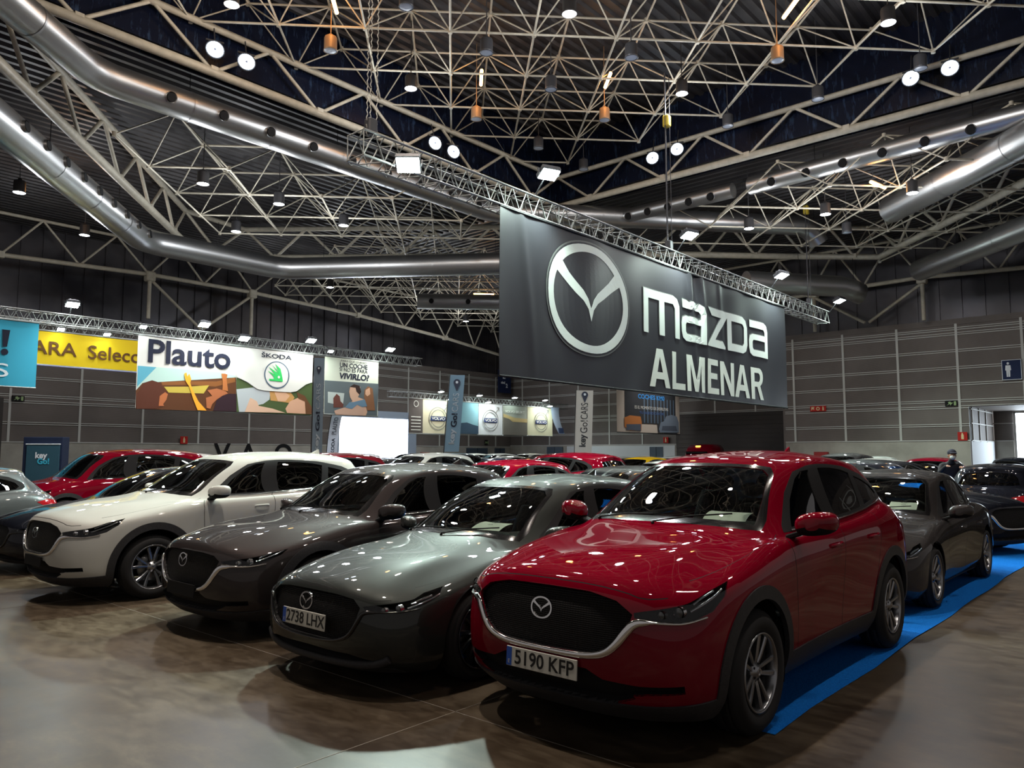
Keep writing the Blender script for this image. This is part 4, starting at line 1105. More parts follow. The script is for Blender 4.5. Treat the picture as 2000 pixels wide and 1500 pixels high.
duct([(31.95, 8.24, 11.2), (25.5, 1.2, 11.2)], .52, 'thick shiny duct running to the right edge, upper one of two')
duct([(38.69, 8.89, 10.1), (31.0, 1.2, 10.1)], .48, 'thick shiny duct running to the right edge, lower one of two')
duct([(33.5, 15.0, 9.6), (37.9, 11.7, 9.6), (38.1, 11.5, 9.4)], .50, 'short silver duct ending behind the far end of the banner truss')
duct([(27.5, 31.0, 9.9), (38.5, 20.5, 9.9)], .42, 'far silver duct with nozzles left of the big banner', [(0, .05, .7, 6, (-1, -1, -.2))])
ART = {'size': [(12.44, 6.2), (20.28, 6.07), (20.33, 3.4), (12.48, 3.34)], 'sky': [(12.47, 5.0), (13.71, 5.01), (15.08, 5.01), (15.79, 5.01), (16.49, 4.91), (16.52, 4.23), (12.48, 3.99)], 'sea': [(12.47, 5.0), (13.17, 5.0), (12.74, 4.5), (12.47, 4.2)], 'cabin': [(12.43, 4.05), (12.67, 4.35), (16.5, 4.85), (16.56, 3.4), (12.46, 3.35)], 'visor': [(13.38, 4.44), (14.33, 4.54), (15.65, 4.62), (16.45, 4.85), (16.48, 4.66), (15.61, 4.4), (14.56, 4.41), (13.42, 4.31)], 'field': [(13.49, 4.26), (14.49, 4.33), (15.33, 4.44), (15.11, 4.09), (13.68, 4.04)], 'arm1': [(14.26, 4.83), (14.35, 4.89), (14.4, 4.73), (14.47, 4.85), (14.56, 4.63), (14.52, 4.48), (14.64, 4.19), (14.89, 3.76), (15.25, 3.4), (14.87, 3.4), (14.66, 3.86), (14.49, 4.33), (14.33, 4.54)], 'arm2': [(15.83, 4.96), (15.98, 4.97), (16.1, 4.94), (16.07, 4.74), (16.12, 4.44), (16.15, 4.25), (15.9, 4.27), (15.91, 4.61)], 'head1': [(12.43, 3.91), (12.55, 4.03), (12.71, 4.36), (13.02, 4.48), (13.34, 4.4), (13.46, 4.19), (13.63, 4.06), (13.58, 3.76), (13.49, 3.51), (13.24, 3.39), (12.48, 3.35)], 'face1': [(13.34, 3.89), (13.54, 4.05), (13.65, 3.98), (13.6, 3.76), (13.48, 3.58), (13.52, 3.51), (13.31, 3.5)], 'head2': [(15.26, 4.23), (15.66, 4.33), (16.06, 4.24), (16.15, 4.15), (15.91, 4.04), (15.67, 3.87), (15.48, 3.67), (15.41, 3.48), (15.25, 3.51), (15.21, 3.92), (15.47, 4.01)], 'seat': [(15.53, 3.41), (15.67, 3.84), (15.91, 4.04), (16.23, 4.15), (16.53, 4.15), (16.56, 3.41)], 'tree': [(16.5, 4.85), (16.79, 4.76), (17.14, 4.58), (17.45, 4.4), (19.36, 4.42), (19.88, 4.77), (20.3, 4.92), (20.33, 3.4), (16.56, 3.4)], 'shirt': [(16.52, 4.35), (16.89, 4.41), (17.32, 4.48), (18.11, 4.37), (18.08, 4.0), (17.78, 3.79), (17.17, 3.64), (16.92, 3.41), (16.67, 3.4)], 'hair': [(18.07, 4.36), (19.08, 4.42), (19.32, 4.15), (19.14, 3.89), (18.49, 3.94), (18.13, 3.96)], 'face': [(18.3, 4.34), (18.84, 4.37), (19.08, 4.22), (18.86, 3.96), (18.49, 3.94)], 'arm3': [(17.16, 4.03), (17.47, 3.89), (17.56, 3.7), (18.23, 3.61), (18.87, 3.45), (16.92, 3.41)], 'man': [(18.87, 3.63), (19.09, 3.97), (19.51, 4.16), (20.1, 3.9), (20.3, 3.57), (20.25, 3.44), (18.96, 3.45)], 'manhair': [(19.41, 4.4), (19.84, 4.26), (20.2, 3.78), (20.28, 3.46), (19.91, 3.45), (19.85, 4.01), (19.51, 4.12)], 'plautotxt': [(12.83, 5.97), (16.23, 5.22)], 'skodatxt': [(17.66, 6.08), (19.15, 5.86)], 'logo': [(18.39, 5.09), (18.37, 5.66), (18.96, 5.14)], 'arrow': [(17.93, 5.24), (18.27, 5.11), (17.97, 5.41), (18.45, 5.16), (18.12, 5.52), (18.47, 5.24), (18.28, 5.57), (18.54, 5.37), (18.64, 5.01), (18.67, 4.81), (18.01, 4.82), (17.99, 4.9), (18.23, 4.9), (18.21, 5.02)], 'curve': [(16.5, 4.85), (17.45, 4.4), (19.36, 4.42), (20.3, 4.92)], 'v_size': [(20.94, 6.09), (24.1, 6.25), (24.04, 3.52), (20.96, 3.5)], 'v_photo': [(20.94, 5.05), (24.11, 5.1), (24.04, 3.52), (20.96, 3.48)], 'v_win': [(21.13, 4.53), (22.06, 4.51), (21.99, 3.91), (21.14, 4.02)], 'v_man': [(22.38, 4.83), (22.65, 4.96), (22.98, 4.87), (22.96, 4.56), (22.85, 4.37), (23.23, 4.27), (23.43, 3.67), (23.34, 3.49), (21.6, 3.47), (21.55, 3.59), (22.08, 3.73), (22.3, 4.0), (22.53, 4.16), (22.39, 4.34), (22.33, 4.6)], 'v_manhair': [(22.35, 4.83), (22.6, 4.98), (22.93, 4.92), (23.03, 4.64), (22.94, 4.49), (22.75, 4.63), (22.7, 4.81)], 'v_manarm': [(21.5, 3.66), (22.08, 3.84), (23.14, 4.08), (23.24, 3.78), (23.15, 3.49), (22.09, 3.48), (21.55, 3.52)], 'v_w1': [(21.44, 4.25), (21.62, 4.46), (21.8, 4.35), (21.85, 4.12), (22.03, 3.98), (21.99, 3.83), (21.46, 3.81)], 'v_w2': [(23.24, 4.73), (23.45, 4.94), (23.74, 4.84), (23.91, 3.77), (23.43, 3.75), (23.23, 4.35)], 'v_w2f': [(23.31, 4.74), (23.55, 4.87), (23.6, 4.56), (23.42, 4.44), (23.29, 4.54)], 'v_t': [[(21.78, 6.08), (23.36, 6.03)], [(21.78, 5.93), (23.41, 5.78)], [(21.76, 5.69), (23.41, 5.59)], [(21.77, 5.44), (23.52, 5.23)]], 'c_size': [(40.03, 3.0), (47.83, 2.97), (39.96, 5.47), (47.82, 5.51)], 'c_dark': [(40.91, 5.5), (47.18, 5.5), (47.23, 3.83), (47.41, 2.99), (44.85, 3.05), (44.77, 3.61), (42.85, 3.6), (40.87, 3.64)], 'c_car1': [(40.79, 3.92), (41.41, 4.07), (42.68, 4.04), (42.81, 3.7), (42.75, 3.13), (41.39, 3.12), (40.78, 3.35)], 'c_car2': [(44.96, 3.3), (45.17, 3.72), (45.67, 3.84), (45.89, 4.16), (46.61, 4.29), (47.35, 4.21), (47.6, 3.79), (47.62, 3.1), (45.05, 3.05)], 'c_t': [[(42.4, 5.49), (45.72, 5.19)], [(42.01, 4.7), (46.21, 4.56)], [(42.55, 4.33), (45.59, 4.28)]], 'y_size': [(10.08, 6.38), (13.7, 6.42), (13.68, 5.1), (10.06, 5.04)], 'y_t': [(10.05, 5.43), (10.22, 5.99), (13.71, 5.51), (13.57, 6.07)], 'b_size': [(7.74, 6.16), (9.02, 6.16), (8.96, 3.93), (7.85, 3.95)], 'b_excl': [(7.94, 5.85), (8.18, 5.85), (8.11, 5.27), (7.99, 5.26)], 'b_dot': [(8.04, 5.09), (8.15, 5.1), (8.05, 4.99)], 'b_o': [(7.77, 5.49), (7.86, 5.28), (7.79, 5.13)], 'b_s': [(7.81, 4.7), (8.18, 4.25)], 'v0': [(31.34, 5.02), (32.48, 2.9)], 'v1': [(32.5, 5.14), (34.44, 2.91)], 'v2': [(36.29, 4.97), (37.51, 2.94)], 'v3': [(37.5, 5.02), (39.97, 2.92)], 'v4': [(40.01, 5.12), (42.61, 2.94)], 'v5': [(42.67, 5.09), (45.88, 2.96)], 'v6': [(45.31, 5.11), (47.01, 3.21)], 'truss': [(29.88, 5.21), (47.7, 5.28)], 'l': [(33.59, 5.46), (37.12, 5.42), (40.71, 5.46), (44.12, 5.46), (34.37, 5.27), (37.97, 5.23), (44.68, 5.31)], 'emb1': [(33.77, 3.89), (33.76, 4.62), (34.39, 3.92)], 'emb3': [(38.69, 3.91), (38.69, 4.64), (39.54, 3.94)], 'emb5': [(44.21, 3.96), (44.22, 4.64), (45.18, 3.99)], 'm_logo': [(16.69, 7.36), (16.68, 4.28), (14.91, 5.81), (18.71, 6.23), (15.45, 6.8), (18.16, 6.81), (16.79, 5.53), (16.78, 5.19), (15.23, 6.68), (18.39, 6.65)], 'm_txt': [(19.33, 6.5), (28.23, 6.75), (19.41, 5.25), (28.13, 5.32), (21.6, 6.56), (21.49, 5.32)], 'm_alm': [(20.32, 4.8), (19.77, 3.64), (27.82, 3.67), (27.13, 4.79)]}
# ---------------------------------------------------------------- lamps
M_ON = mat('lamp_white_glow', (1, 1, 1), .4, emit=(.86, .95, 1.0), es=30)
M_ONW = mat('lamp_pink_white_glow', (1, 1, 1), .4, emit=(1, .93, .95), es=30)
M_FLOOD = mat('floodlight_glow', (1, 1, 1), .4, emit=(.82, 1.0, .93), es=70)
M_OFF = mat('frosted_lamp_glass', (.45, .5, .6), .3)
M_ORG = mat('orange_tube_glow', (1, .6, .2), .4, emit=(1, .42, .10), es=14)
M_HOUS = mat('dark_lamp_housing', (.05, .05, .055), .45, .3)
M_ORGLIT = mat('bronze_lamp_housing', (.22, .14, .08), .5, .2)  # dark housing with the glow of the orange tubes put into its colour
def highbay_mesh(mh, ml, L):
    e = empty('high_bay_lamp')
    h = MB(); h.lathe([(.0, .50), (.06, .50), (.07, .44), (.17, .42), (.185, .38), (.185, .06), (.20, .0), (.185, .0), (.18, .04)], 24); h.tube((0, 0, .5), (0, 0, L), .015, 6); h.build('housing', [mh], e)
    g = MB(); g.lathe([(0, .0), (.10, -.008), (.178, .01)], 24); g.build('lamp_glass', [ml], e)
    return e
PROTO = {}
def highbay(x, y, z, on, lab, grp=None, kind=None, power=260, col=(.92, .96, 1)):
    key = (on, kind, z > 12)
    if key not in PROTO: PROTO[key] = o = highbay_mesh(M_ORGLIT if kind == 'rust' else M_HOUS, (M_ONW if kind == 'pink' else M_ON) if on else M_OFF, 2.75 if z > 12 else 2.38)
    else: o = copy_tree(PROTO[key])
    o.location = (x, y, z); tag(o, lab, 'ceiling lamp', grp)
    if on:
        spot((x, y, z-.03), power, col, 125, .5, .16, (x, y, 0))
        l = bpy.data.lights.new('lamp_spill', 'POINT'); l.energy = power*.28; l.color = col; l.shadow_soft_size = .25
        q = bpy.data.objects.new('lamp_spill', l); C.objects.link(q); q.location = (x, y, z-.35)
    return o
HX = [12.45, 15.5, 18.5, 21.5, 24.8]; HY = [5.4, 8.45, 11.6, 14.6, 17.9]
SPECIAL = {(15.5, 17.9): 'lit round lamp hanging in front of the left edge of the raised roof', (15.5, 11.6): 'lit pinkish round lamp at the top centre of the roof',
           (21.5, 5.4): 'lit violet-white round lamp nearest the upper right corner', (21.5, 11.6): 'small lit round lamp right of the second orange tube'}
UN = {(12.45, 17.9): ('unlit bronze drum lamp hanging left of the chain hoist', 'rust'), (12.45, 14.6): ('unlit drum lamp at the top edge right of the chain hoist', None), (15.5, 14.6): ('unlit drum lamp straight above the first orange tube', None),
      (18.5, 17.9): ('unlit bronze drum lamp below the first orange tube', 'rust'), (21.5, 14.6): ('unlit bronze drum lamp below the second orange tube', 'rust2'), (18.5, 14.6): ('unlit drum lamp between the two orange tubes', None),
      (18.5, 11.6): ('unlit drum lamp above and right of the second orange tube', None), (21.5, 8.45): ('unlit bronze drum lamp under the upper right orange tube', 'rust'), (24.8, 11.6): ('unlit drum lamp before the dark glazing, left of the right-hand pair of floods', None),
      (24.8, 8.45): ('unlit drum lamp before the dark glazing, halfway to the right-hand pair', None), (24.8, 5.4): ('unlit drum lamp hanging just above the right-hand pair of round floods', None), (24.8, 17.9): ('unlit drum lamp beyond the floodlight at the roof corner', None),
      (21.9, 17.9): ('unlit drum lamp right above the second banner floodlight', None)}
for (x, y), lab in SPECIAL.items(): highbay(x, y, 13.2, True, lab, kind='pink' if (x, y) == (15.5, 11.6) else None, power=520)
for (x, y), (lab, kd) in UN.items(): highbay(x, y, 13.2, False, lab, kind='rust' if kd else None)
LOWL = [(11.77, 23.9, 'lit lamp under the lower roof, highest of the left cluster'), (14.56, 23.85, 'lit lamp under the lower roof, second of the left row'), (15.3, 28.15, 'lit lamp left of the long straight ring chord'),
        (17.64, 24.24, 'lit lamp hanging over the middle of the left space frame'), (8.05, 29.41, 'bluish lit lamp at the left edge below the ring duct'), (11.49, 33.25, 'lit lamp before the dark upper left wall'),
        (28.46, 12.54, 'lit lamp above the banner truss beside the horizontal duct'), (28.61, 9.63, 'lit lamp right of the banner under the lower roof'), (28.18, 6.57, 'lit lamp against the thick shiny duct on the right'),
        (23.96, 33.99, 'dim lit lamp above the left banner truss'), (36.29, 36.0, 'far lit lamp in the frame left of the big banner'), (31.5, 34.5, 'far lit lamp among the fan of tubes left of the big banner')]
for x, y, lab in LOWL: highbay(x, y, 10.5, True, lab, power=420)
highbay(31.97, 9.94, 10.6, False, 'unlit drum lamp above the right end of the banner truss')
# lamps of the same grid above and behind the viewer (seen only as reflections on the cars)
for x, y in ((9.4, 5.4), (15.5, 5.4), (9.4, 11.6), (3.3, 11.6), (3.3, 5.4), (9.4, 17.9), (9.4, -.8), (3.3, -.8), (15.5, -.8)):
    highbay(x, y, 13.2, True, 'lit round lamp of the roof grid above the front row of cars', 'lit roof lamps over the front row', power=300 if y < 0 and x > 9 else 220 if y < 0 else 1100 if x < 4 else 330, col=(1, .86, .74))
def orange(x, y, z, dx, dy, lab, L=1.0):
    e = empty('tube_lamp', (x, y, z), math.atan2(dy, dx)); tag(e, lab, 'tube lamp')
    m = MB(); m.tube((-L/2, 0, 0), (L/2, 0, 0), .055, 12, cap=True); m.build('glowing_tube', [M_ORG], e)
    h = MB(); h.bbox((0, 0, .08), (L*1.05, .09, .05), .01); h.tube((-L/3, 0, .1), (-L/3, 0, .5), .01, 5); h.tube((L/3, 0, .1), (L/3, 0, .5), .01, 5); h.build('housing', [M_HOUS], e)
    l = bpy.data.lights.new('orange_light', 'POINT'); l.energy = 26; l.color = (1, .5, .16); l.shadow_soft_size = .2; o = bpy.data.objects.new('orange_light', l); C.objects.link(o); o.location = (x, y, z-.12)
orange(12.14, 17.34, 14.3, 1, 1, 'orange glowing tube lamp at the top edge, leftmost')
orange(18.03, 17.22, 14.3, 1, 1, 'orange glowing tube lamp under the roof centre, left of two alike')
orange(21.0, 14.11, 14.3, 1, 1, 'orange glowing tube lamp under the roof centre, right of two alike')
orange(20.88, 7.77, 14.3, 1, 1, 'orange glowing tube lamp at the top edge, rightmost')
orange(28.63, 7.78, 11.2, 1, -.2, 'orange glowing tube lamp below the lower roof near the thick duct')
orange(32.41, 30.68, 11.0, .75, -.66, 'far orange glowing tube lamp left of the big banner', 1.2)
orange(10.27, 30.64, 11.3, 1, -.6, 'orange glowing tube lamp before the dark upper left wall')
def pair(x, y, z, nx, ny, lab):
    e = empty('round_floodlight', (x, y, z), math.atan2(ny, nx)); tag(e, lab, 'floodlight')
    h = MB(); h.lathe([(.26, 0), (.27, .02), (.24, -.12), (.12, -.28), (0, -.30)], 24, 0, 'X'); h.bbox((-.1, 0, .30), (.06, .5, .05), .01); h.tube((-.1, 0, .3), (-.42, 0, .95), .02, 6); h.build('housing', [M_HOUS], e)
    g = MB(); g.lathe([(0.035, .02), (.235, .01)], 24, 0, 'X'); g.lathe([(0, .035), (.035, .03), (.04, -.0)], 12, 1, 'X')
    for k in range(7):
        a = k*.9; g.box((.022, .15*math.cos(a), .15*math.sin(a)), (.006, .02, .12), 1, Matrix.Rotation(-a+PI/2, 3, 'X'))
    g.build('lamp_glass', [mat('round_flood_glow', (1, 1, 1), .4, emit=(.72, .86, 1), es=9), mat('lamp_core', (.25, .3, .45), .4)], e)
for (x, z, q) in ((10.28, 13.28, 'left'), (11.27, 13.30, 'right')): pair(x, 20.45, z, -.35, -1, 'round bluish floodlight before dark glazing, %s one of the upper left pair' % q)
for (x, z, q) in ((18.93, 13.19, 'left'), (19.89, 13.15, 'right')): pair(x, 20.45, z, -.35, -1, 'round bluish floodlight above the banner truss, %s one of the pair' % q)
for (y, z, q) in ((15.68, 13.62, 'left'), (14.56, 13.69, 'right')): pair(26.5, y, z, -1, -.35, 'round bluish floodlight right of the roof corner, %s one of the pair' % q)
for (y, z, q) in ((6.07, 13.78, 'left'), (4.94, 13.74, 'right')): pair(26.5, y, z, -1, -.1, 'round bluish floodlight at upper right, %s one of the pair' % q)
# ---------------------------------------------------------------- lighting trusses with floodlights
def box_truss(name, a, b, s, lab, n=None, rc=.025, rl=.012):
    a = Vector(a); b = Vector(b); d = (b-a); L = d.length; d.normalize(); sd = Vector((-d.y, d.x, 0)); up = Vector((0, 0, 1)); m = MB(); h = s/2
    cs = [(q*h, r*h) for q in (-1, 1) for r in (-1, 1)]
    for q, r in cs: m.tube(a+sd*q+up*r, b+sd*q+up*r, rc, 8, cap=True)
    n = n or int(L/(s*1.0))
    for k in range(n):
        f0, f1, fm = L*k/n, L*(k+1)/n, L*(k+.5)/n
        for (p, q) in ((cs[0], cs[1]), (cs[2], cs[3]), (cs[0], cs[2]), (cs[1], cs[3])):
            P = lambda c_, f_: a+d*f_+sd*c_[0]+up*c_[1]
            m.tube(P(p, f0), P(q, fm), rl, 5); m.tube(P(q, fm), P(p, f1), rl, 5)
            if k % 4 == 0: m.tube(P(p, f0), P(q, f0), rl, 5)
    return tag(m.build(name, [M_ALU]), lab, 'truss')
box_truss('lighting_truss', (9.1, 12.16, 7.80), (35.3, 12.16, 7.80), .52, 'long aluminium box truss carrying the big black banner', rc=.028, rl=.014)
def flood(loc, aim, lab, s=1., power=0, col=COOL, to=None, glow=None):
    d = (Vector(aim)-Vector(loc)).normalized(); e = empty('floodlight', loc); e.rotation_euler = d.to_track_quat('-Z', 'Y').to_euler(); tag(e, lab, 'floodlight')
    h = MB(); h.bbox((0, 0, .07*s), (.46*s, .36*s, .12*s), .02); h.bbox((0, 0, .16*s), (.3*s, .22*s, .1*s), .03)
    for x in (-.25, .25): h.bbox((x*s, 0, .08*s), (.02, .05, .16*s), .004)
    h.build('housing', [M_HOUS], e)
    g = MB(); g.bbox((0, 0, .0), (.42*s, .32*s, .02), .006); g.build('lamp_glass', [glow or M_FLOOD], e)
    R = d.to_track_quat('-Z', 'Y').to_matrix().transposed(); v = R @ (Vector(to)-Vector(loc))
    b = MB(); b.tube((0, 0, .1*s), tuple(v), .018, 6); b.build('bracket', [M_HOUS], e)
    if power: spot(tuple(Vector(loc)+d*.05), power, col, 140, .5, .16, aim)
    return e
FL = ['first floodlight on the banner truss, hanging below its near end', 'floodlight standing on the banner truss above the left edge of the banner', 'third floodlight on the banner truss, above the wordmark', 'fourth floodlight on the banner truss, above the banner\'s far part', 'farthest floodlight at the end of the banner truss']
for (l, p, t), lab in zip(FLOODS, FL): flood(l, t, lab, 1.1, p, to=(l[0], 11.92, 7.56 if 'below' in lab else 8.06))
# chain hoists and cables down to the truss
for i, (x, y0, lab) in enumerate(((9.35, 12.0, 'steel chains and cable holding the near end of the banner truss'), (21.2, 12.0, 'dark hoist cables above the middle of the banner truss'), (33.2, 12.0, 'dark hoist cables above the far end of the banner truss'))):
    m = MB()
    for dx, dy in ((-.1, 0), (.02, .05), (.11, -.04)):
        if i == 0:
            for k in range(int(6.0/.075)):
                z = 8.0+k*.075; m.tube((x+dx, y0+dy+(.018 if k % 2 else -.018), z), (x+dx+(.018 if k % 2 else -.018), y0+dy, z+.08), .011, 5)
        else: m.tube((x+dx, y0+dy, 8.0), (x+dx, y0+dy, 13.9), .02 if dx < .05 else .012, 5)
    m.bbox((x, y0, 8.2), (.22, .2, .35), .03, 1)
    if i: m.bbox((x, y0, 12.3), (.22, .22, .4), .04, 2)
    tag(m.build('chain_hoist', [mat('chain_steel', (.35, .33, .29), .4, .8) if i == 0 else M_HOUS, M_HOUS, mat('hoist_yellow', (.45, .33, .03), .5)]), lab, 'hoist')
for i, (x, y, z0) in enumerate(((8.3, 21, 5), (13.2, 20, 8), (20.8, 16, 8), (24, 10, 8.2), (28.5, 16, 8), (18.5, 20.5, 8))):
    pass
# left-hand stand trusses
box_truss('lighting_truss', (3.0, 30.2, 6.43), (27.0, 30.2, 6.43), .40, 'aluminium truss above the cyan and wide white banners on the left', rc=.024, rl=.011)
box_truss('lighting_truss', (5.0, 33.18, 6.60), (20, 33.18, 6.60), .36, 'aluminium truss above the yellow banner', rc=.024, rl=.011)
box_truss('lighting_truss', (29.9, 36.17, 5.27), (47.6, 36.17, 5.27), .34, 'aluminium truss holding the row of small banners', rc=.024, rl=.011)
LFL = [((9.99, 29.7, 6.95), 'bright floodlight above the yellow banner, by the cyan one', 400), ((14.91, 29.7, 6.85), 'bright floodlight above the big dark lettering of the white banner', 420), ((10.6, 32.6, 6.45), 'small warm spot hanging left over the yellow banner', 40), ((12.3, 32.6, 6.45), 'small warm spot hanging right over the yellow banner', 40), ((12.45, 29.6, 6.45), 'small spot at the left end of the wide white banner', 40),
       ((16.56, 29.5, 6.45), 'floodlight above the middle of the wide white banner', 120), ((19.83, 29.5, 6.72), 'floodlight above the round green logo', 200), ((24.43, 29.5, 6.79), 'floodlight right of the film-like poster on the left truss', 300), ((20.9, 29.5, 6.35), 'small cyan lamp between the wide white banner and its neighbour', 30)]
for l, lab, p in LFL: flood(l, (l[0]-.3, l[1]-3.2, 0), lab, .95 if p > 100 else .55, 0, to=(l[0], 32.95, 6.5) if 'yellow banner' in lab and p < 100 else (l[0], 29.9, 6.68))
for x, p in ((10.5, 180), (15.0, 190), (19.5, 180), (23.5, 160)): spot((x, 28.6, 6.9), p, (.95, 1, .95), 120, .8, .3, (x, 30.1, 3.6))
for i, (x, z) in enumerate(((33.59, 5.56), (34.37, 5.1), (37.12, 5.52), (37.97, 5.1), (40.71, 5.56), (44.12, 5.56), (44.68, 5.15))):
    flood((x, 35.5, z), (x, 34.6, 0), ['first small lamp', 'second small lamp', 'third small lamp', 'fourth small lamp', 'fifth small lamp', 'sixth small lamp', 'seventh small lamp'][i]+' from the left over the row of small banners', .75, 0, to=(x, 35.95, 5.2))
for x in (33, 38.5, 44): spot((x, 34.4, 5.5), 120, (1, .98, .9), 120, .8, .3, (x, 36, 3.6))

# ---------------------------------------------------------------- banners and their printing
def wavef(seed, amp):
    r = random.Random(seed); ks = [(r.uniform(.8, 4.), r.uniform(-.35, .35), r.uniform(0, 6), r.uniform(.4, 1)) for _ in range(6)]
    return lambda x, z: amp*sum(a*math.sin(k*x+q*z*k+p) for k, q, p, a in ks)
def drape(o, f, cut=.3):
    bm = bmesh.new(); bm.from_mesh(o.data); bmesh.ops.triangulate(bm, faces=bm.faces)
    for _ in range(4):
        es = [e for e in bm.edges if e.calc_length() > cut]
        if not es: break
        bmesh.ops.subdivide_edges(bm, edges=es, cuts=1); bmesh.ops.triangulate(bm, faces=bm.faces)
    for v in bm.verts: v.co.y += f(v.co.x, v.co.z)
    bm.to_mesh(o.data); bm.free()
def flatpoly(name, P, y, m, parent, f=None):      # P in (x, z) on the plane y, facing -Y
    o = poly2d(name, [P] if isinstance(P[0][0], (int, float)) else P, frame((0, y, 0), (1, 0, 0), (0, 0, 1)), m, parent, .002)
    if f: drape(o, f)
    return o
def ink(name, col, rough=.7): return mat('print_'+name, col, rough, spec=.3)
def cloth(name, x0, x1, z0, z1, y, m, lab, cat='banner', f=None, nx=80, nz=20, seam=None):
    e = empty(name, (0, 0, 0)); tag(e, lab, cat)
    b = MB(); f = f or (lambda x, z: 0)
    for q, dy in ((0, 0), (1, .008)):
        b.grid([[(x0+(x1-x0)*i/nx, y+dy+f(x0+(x1-x0)*i/nx, z0+(z1-z0)*j/nz), z0+(z1-z0)*j/nz) for i in range(nx+1)] for j in range(nz+1)], 0)
    b.build('cloth', [m], e)
    for zz in (z1, z0): b = MB(); b.tube((x0, y, zz), (x1, y, zz), .03, 8, cap=True); b.build('hem_rod', [M_DRK if 'black' in lab else M_ALU], e)
    return e
def txt(name, s, x0, x1, zc, h, y, m, parent, f=None, bold=.0, rot=0., shear=0.):
    me = text_mesh(s, 1., .002, bold, 'LEFT', 1., shear); xs = [v.co.x for v in me.vertices]; zs = [v.co.y for v in me.vertices]
    a, b = min(xs), max(xs); c_, d = min(zs), max(zs); me = me.copy()
    for v in me.vertices: v.co.x = (v.co.x-a)/(b-a)*(x1-x0); v.co.y = (v.co.y-(c_+d)/2)/(d-c_)*h
    M = frame((x0, y, zc), (1, 0, 0), (0, 0, 1)) if not rot else frame((x0, y, zc), (math.cos(rot), 0, math.sin(rot)), (-math.sin(rot), 0, math.cos(rot)))
    me.transform(M); me.materials.clear(); me.materials.append(m); o = bpy.data.objects.new(name, me); C.objects.link(o); o.parent = parent
    if f: drape(o, f, .25)
    return o
# the big black banner
M_BCL = mat('black_banner_cloth', (.022, .022, .027), .42, spec=.5)
fw0 = wavef(3, .010)
def fw(x, z):
    t = fw0(x, z); r = (z-3.46)/4.0
    for cx, k in ((22.3, 1.0), (23.1, .8), (22.7, -.8), (24.4, .5), (13.9, .6)): t += -.05*k*math.exp(-((x-cx-(1-r)*.5)/.16)**2)*min(1, max(0, r+.15))
    return t
bn = cloth('hanging_banner', 13.1, 30.15, 3.46, 7.5, 11.9, M_BCL, 'huge black banner with silver winged oval emblem and tall silver lettering', f=fw, nx=340, nz=40)
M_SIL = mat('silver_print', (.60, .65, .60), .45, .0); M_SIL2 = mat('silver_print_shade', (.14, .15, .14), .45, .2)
LC = (16.72, 5.80)
def em_at(s, dx=0, dz=0): return [[(LC[0]+dx+x*s, LC[1]+dz+y*s) for x, y in p] for p in EMB]
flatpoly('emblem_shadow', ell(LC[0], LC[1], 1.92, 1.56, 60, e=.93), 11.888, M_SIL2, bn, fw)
flatpoly('emblem_field', ell(LC[0], LC[1], 1.88, 1.52, 60, e=.93), 11.884, M_BCL, bn, fw)
flatpoly('emblem', em_at(1.47), 11.878, M_SIL, bn, fw)
Lm = {'m': [[(0, 0), (0, 1), (1.45, 1), (1.66, .94), (1.78, .78), (1.78, 0), (1.54, 0), (1.54, .70), (1.44, .80), (1.02, .80), (1.02, 0), (.78, 0), (.78, .80), (.24, .80), (.24, 0)]],
      'a': [[(.06, .80), (.06, 1), (1.05, 1), (1.26, .94), (1.36, .78), (1.36, 0), (.25, 0), (.06, .07), (0, .22), (0, .42), (.06, .56), (.25, .62), (1.12, .62), (1.12, .72), (1.03, .80)], [(.30, .18), (1.12, .18), (1.12, .46), (.30, .46), (.24, .40), (.24, .24)]],
      'z': [[(.10, 1), (1.50, 1), (.52, .20), (1.0, .20), (1.16, .06), (1.16, 0), (0, 0), (0, .02), (.92, .80), (.30, .80)]],
      'd': [[(0, 0), (0, 1), (1.0, 1), (1.25, .92), (1.36, .74), (1.36, .26), (1.25, .08), (1.0, 0)], [(.24, .20), (.98, .20), (1.10, .28), (1.12, .72), (1.00, .80), (.24, .80)]]}
def wordmark(x0, x1, z0, z1):
    W = 1.78+.13+1.36+.06+1.30+.02+1.36+.13+1.36; k = (x1-x0)/W; h = z1-z0; x = 0; out = []
    for c_, w_, g in (('m', 1.78, .13), ('a', 1.36, .06), ('z', 1.16, .16), ('d', 1.36, .13), ('a', 1.36, 0)):
        out.append([[(x0+(x+a)*k, z0+b*h) for a, b in p] for p in Lm[c_]]); x += w_+g
    return out
for P in wordmark(19.42, 28.35, 5.25, 6.58):
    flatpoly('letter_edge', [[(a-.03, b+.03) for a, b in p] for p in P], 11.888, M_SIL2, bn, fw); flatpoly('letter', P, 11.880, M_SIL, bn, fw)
def arcp(cx, cy, rx, ry, a0, a1, n=8): return [(cx+rx*math.cos(math.radians(a0+(a1-a0)*k/n)), cy+ry*math.sin(math.radians(a0+(a1-a0)*k/n))) for k in range(n+1)]
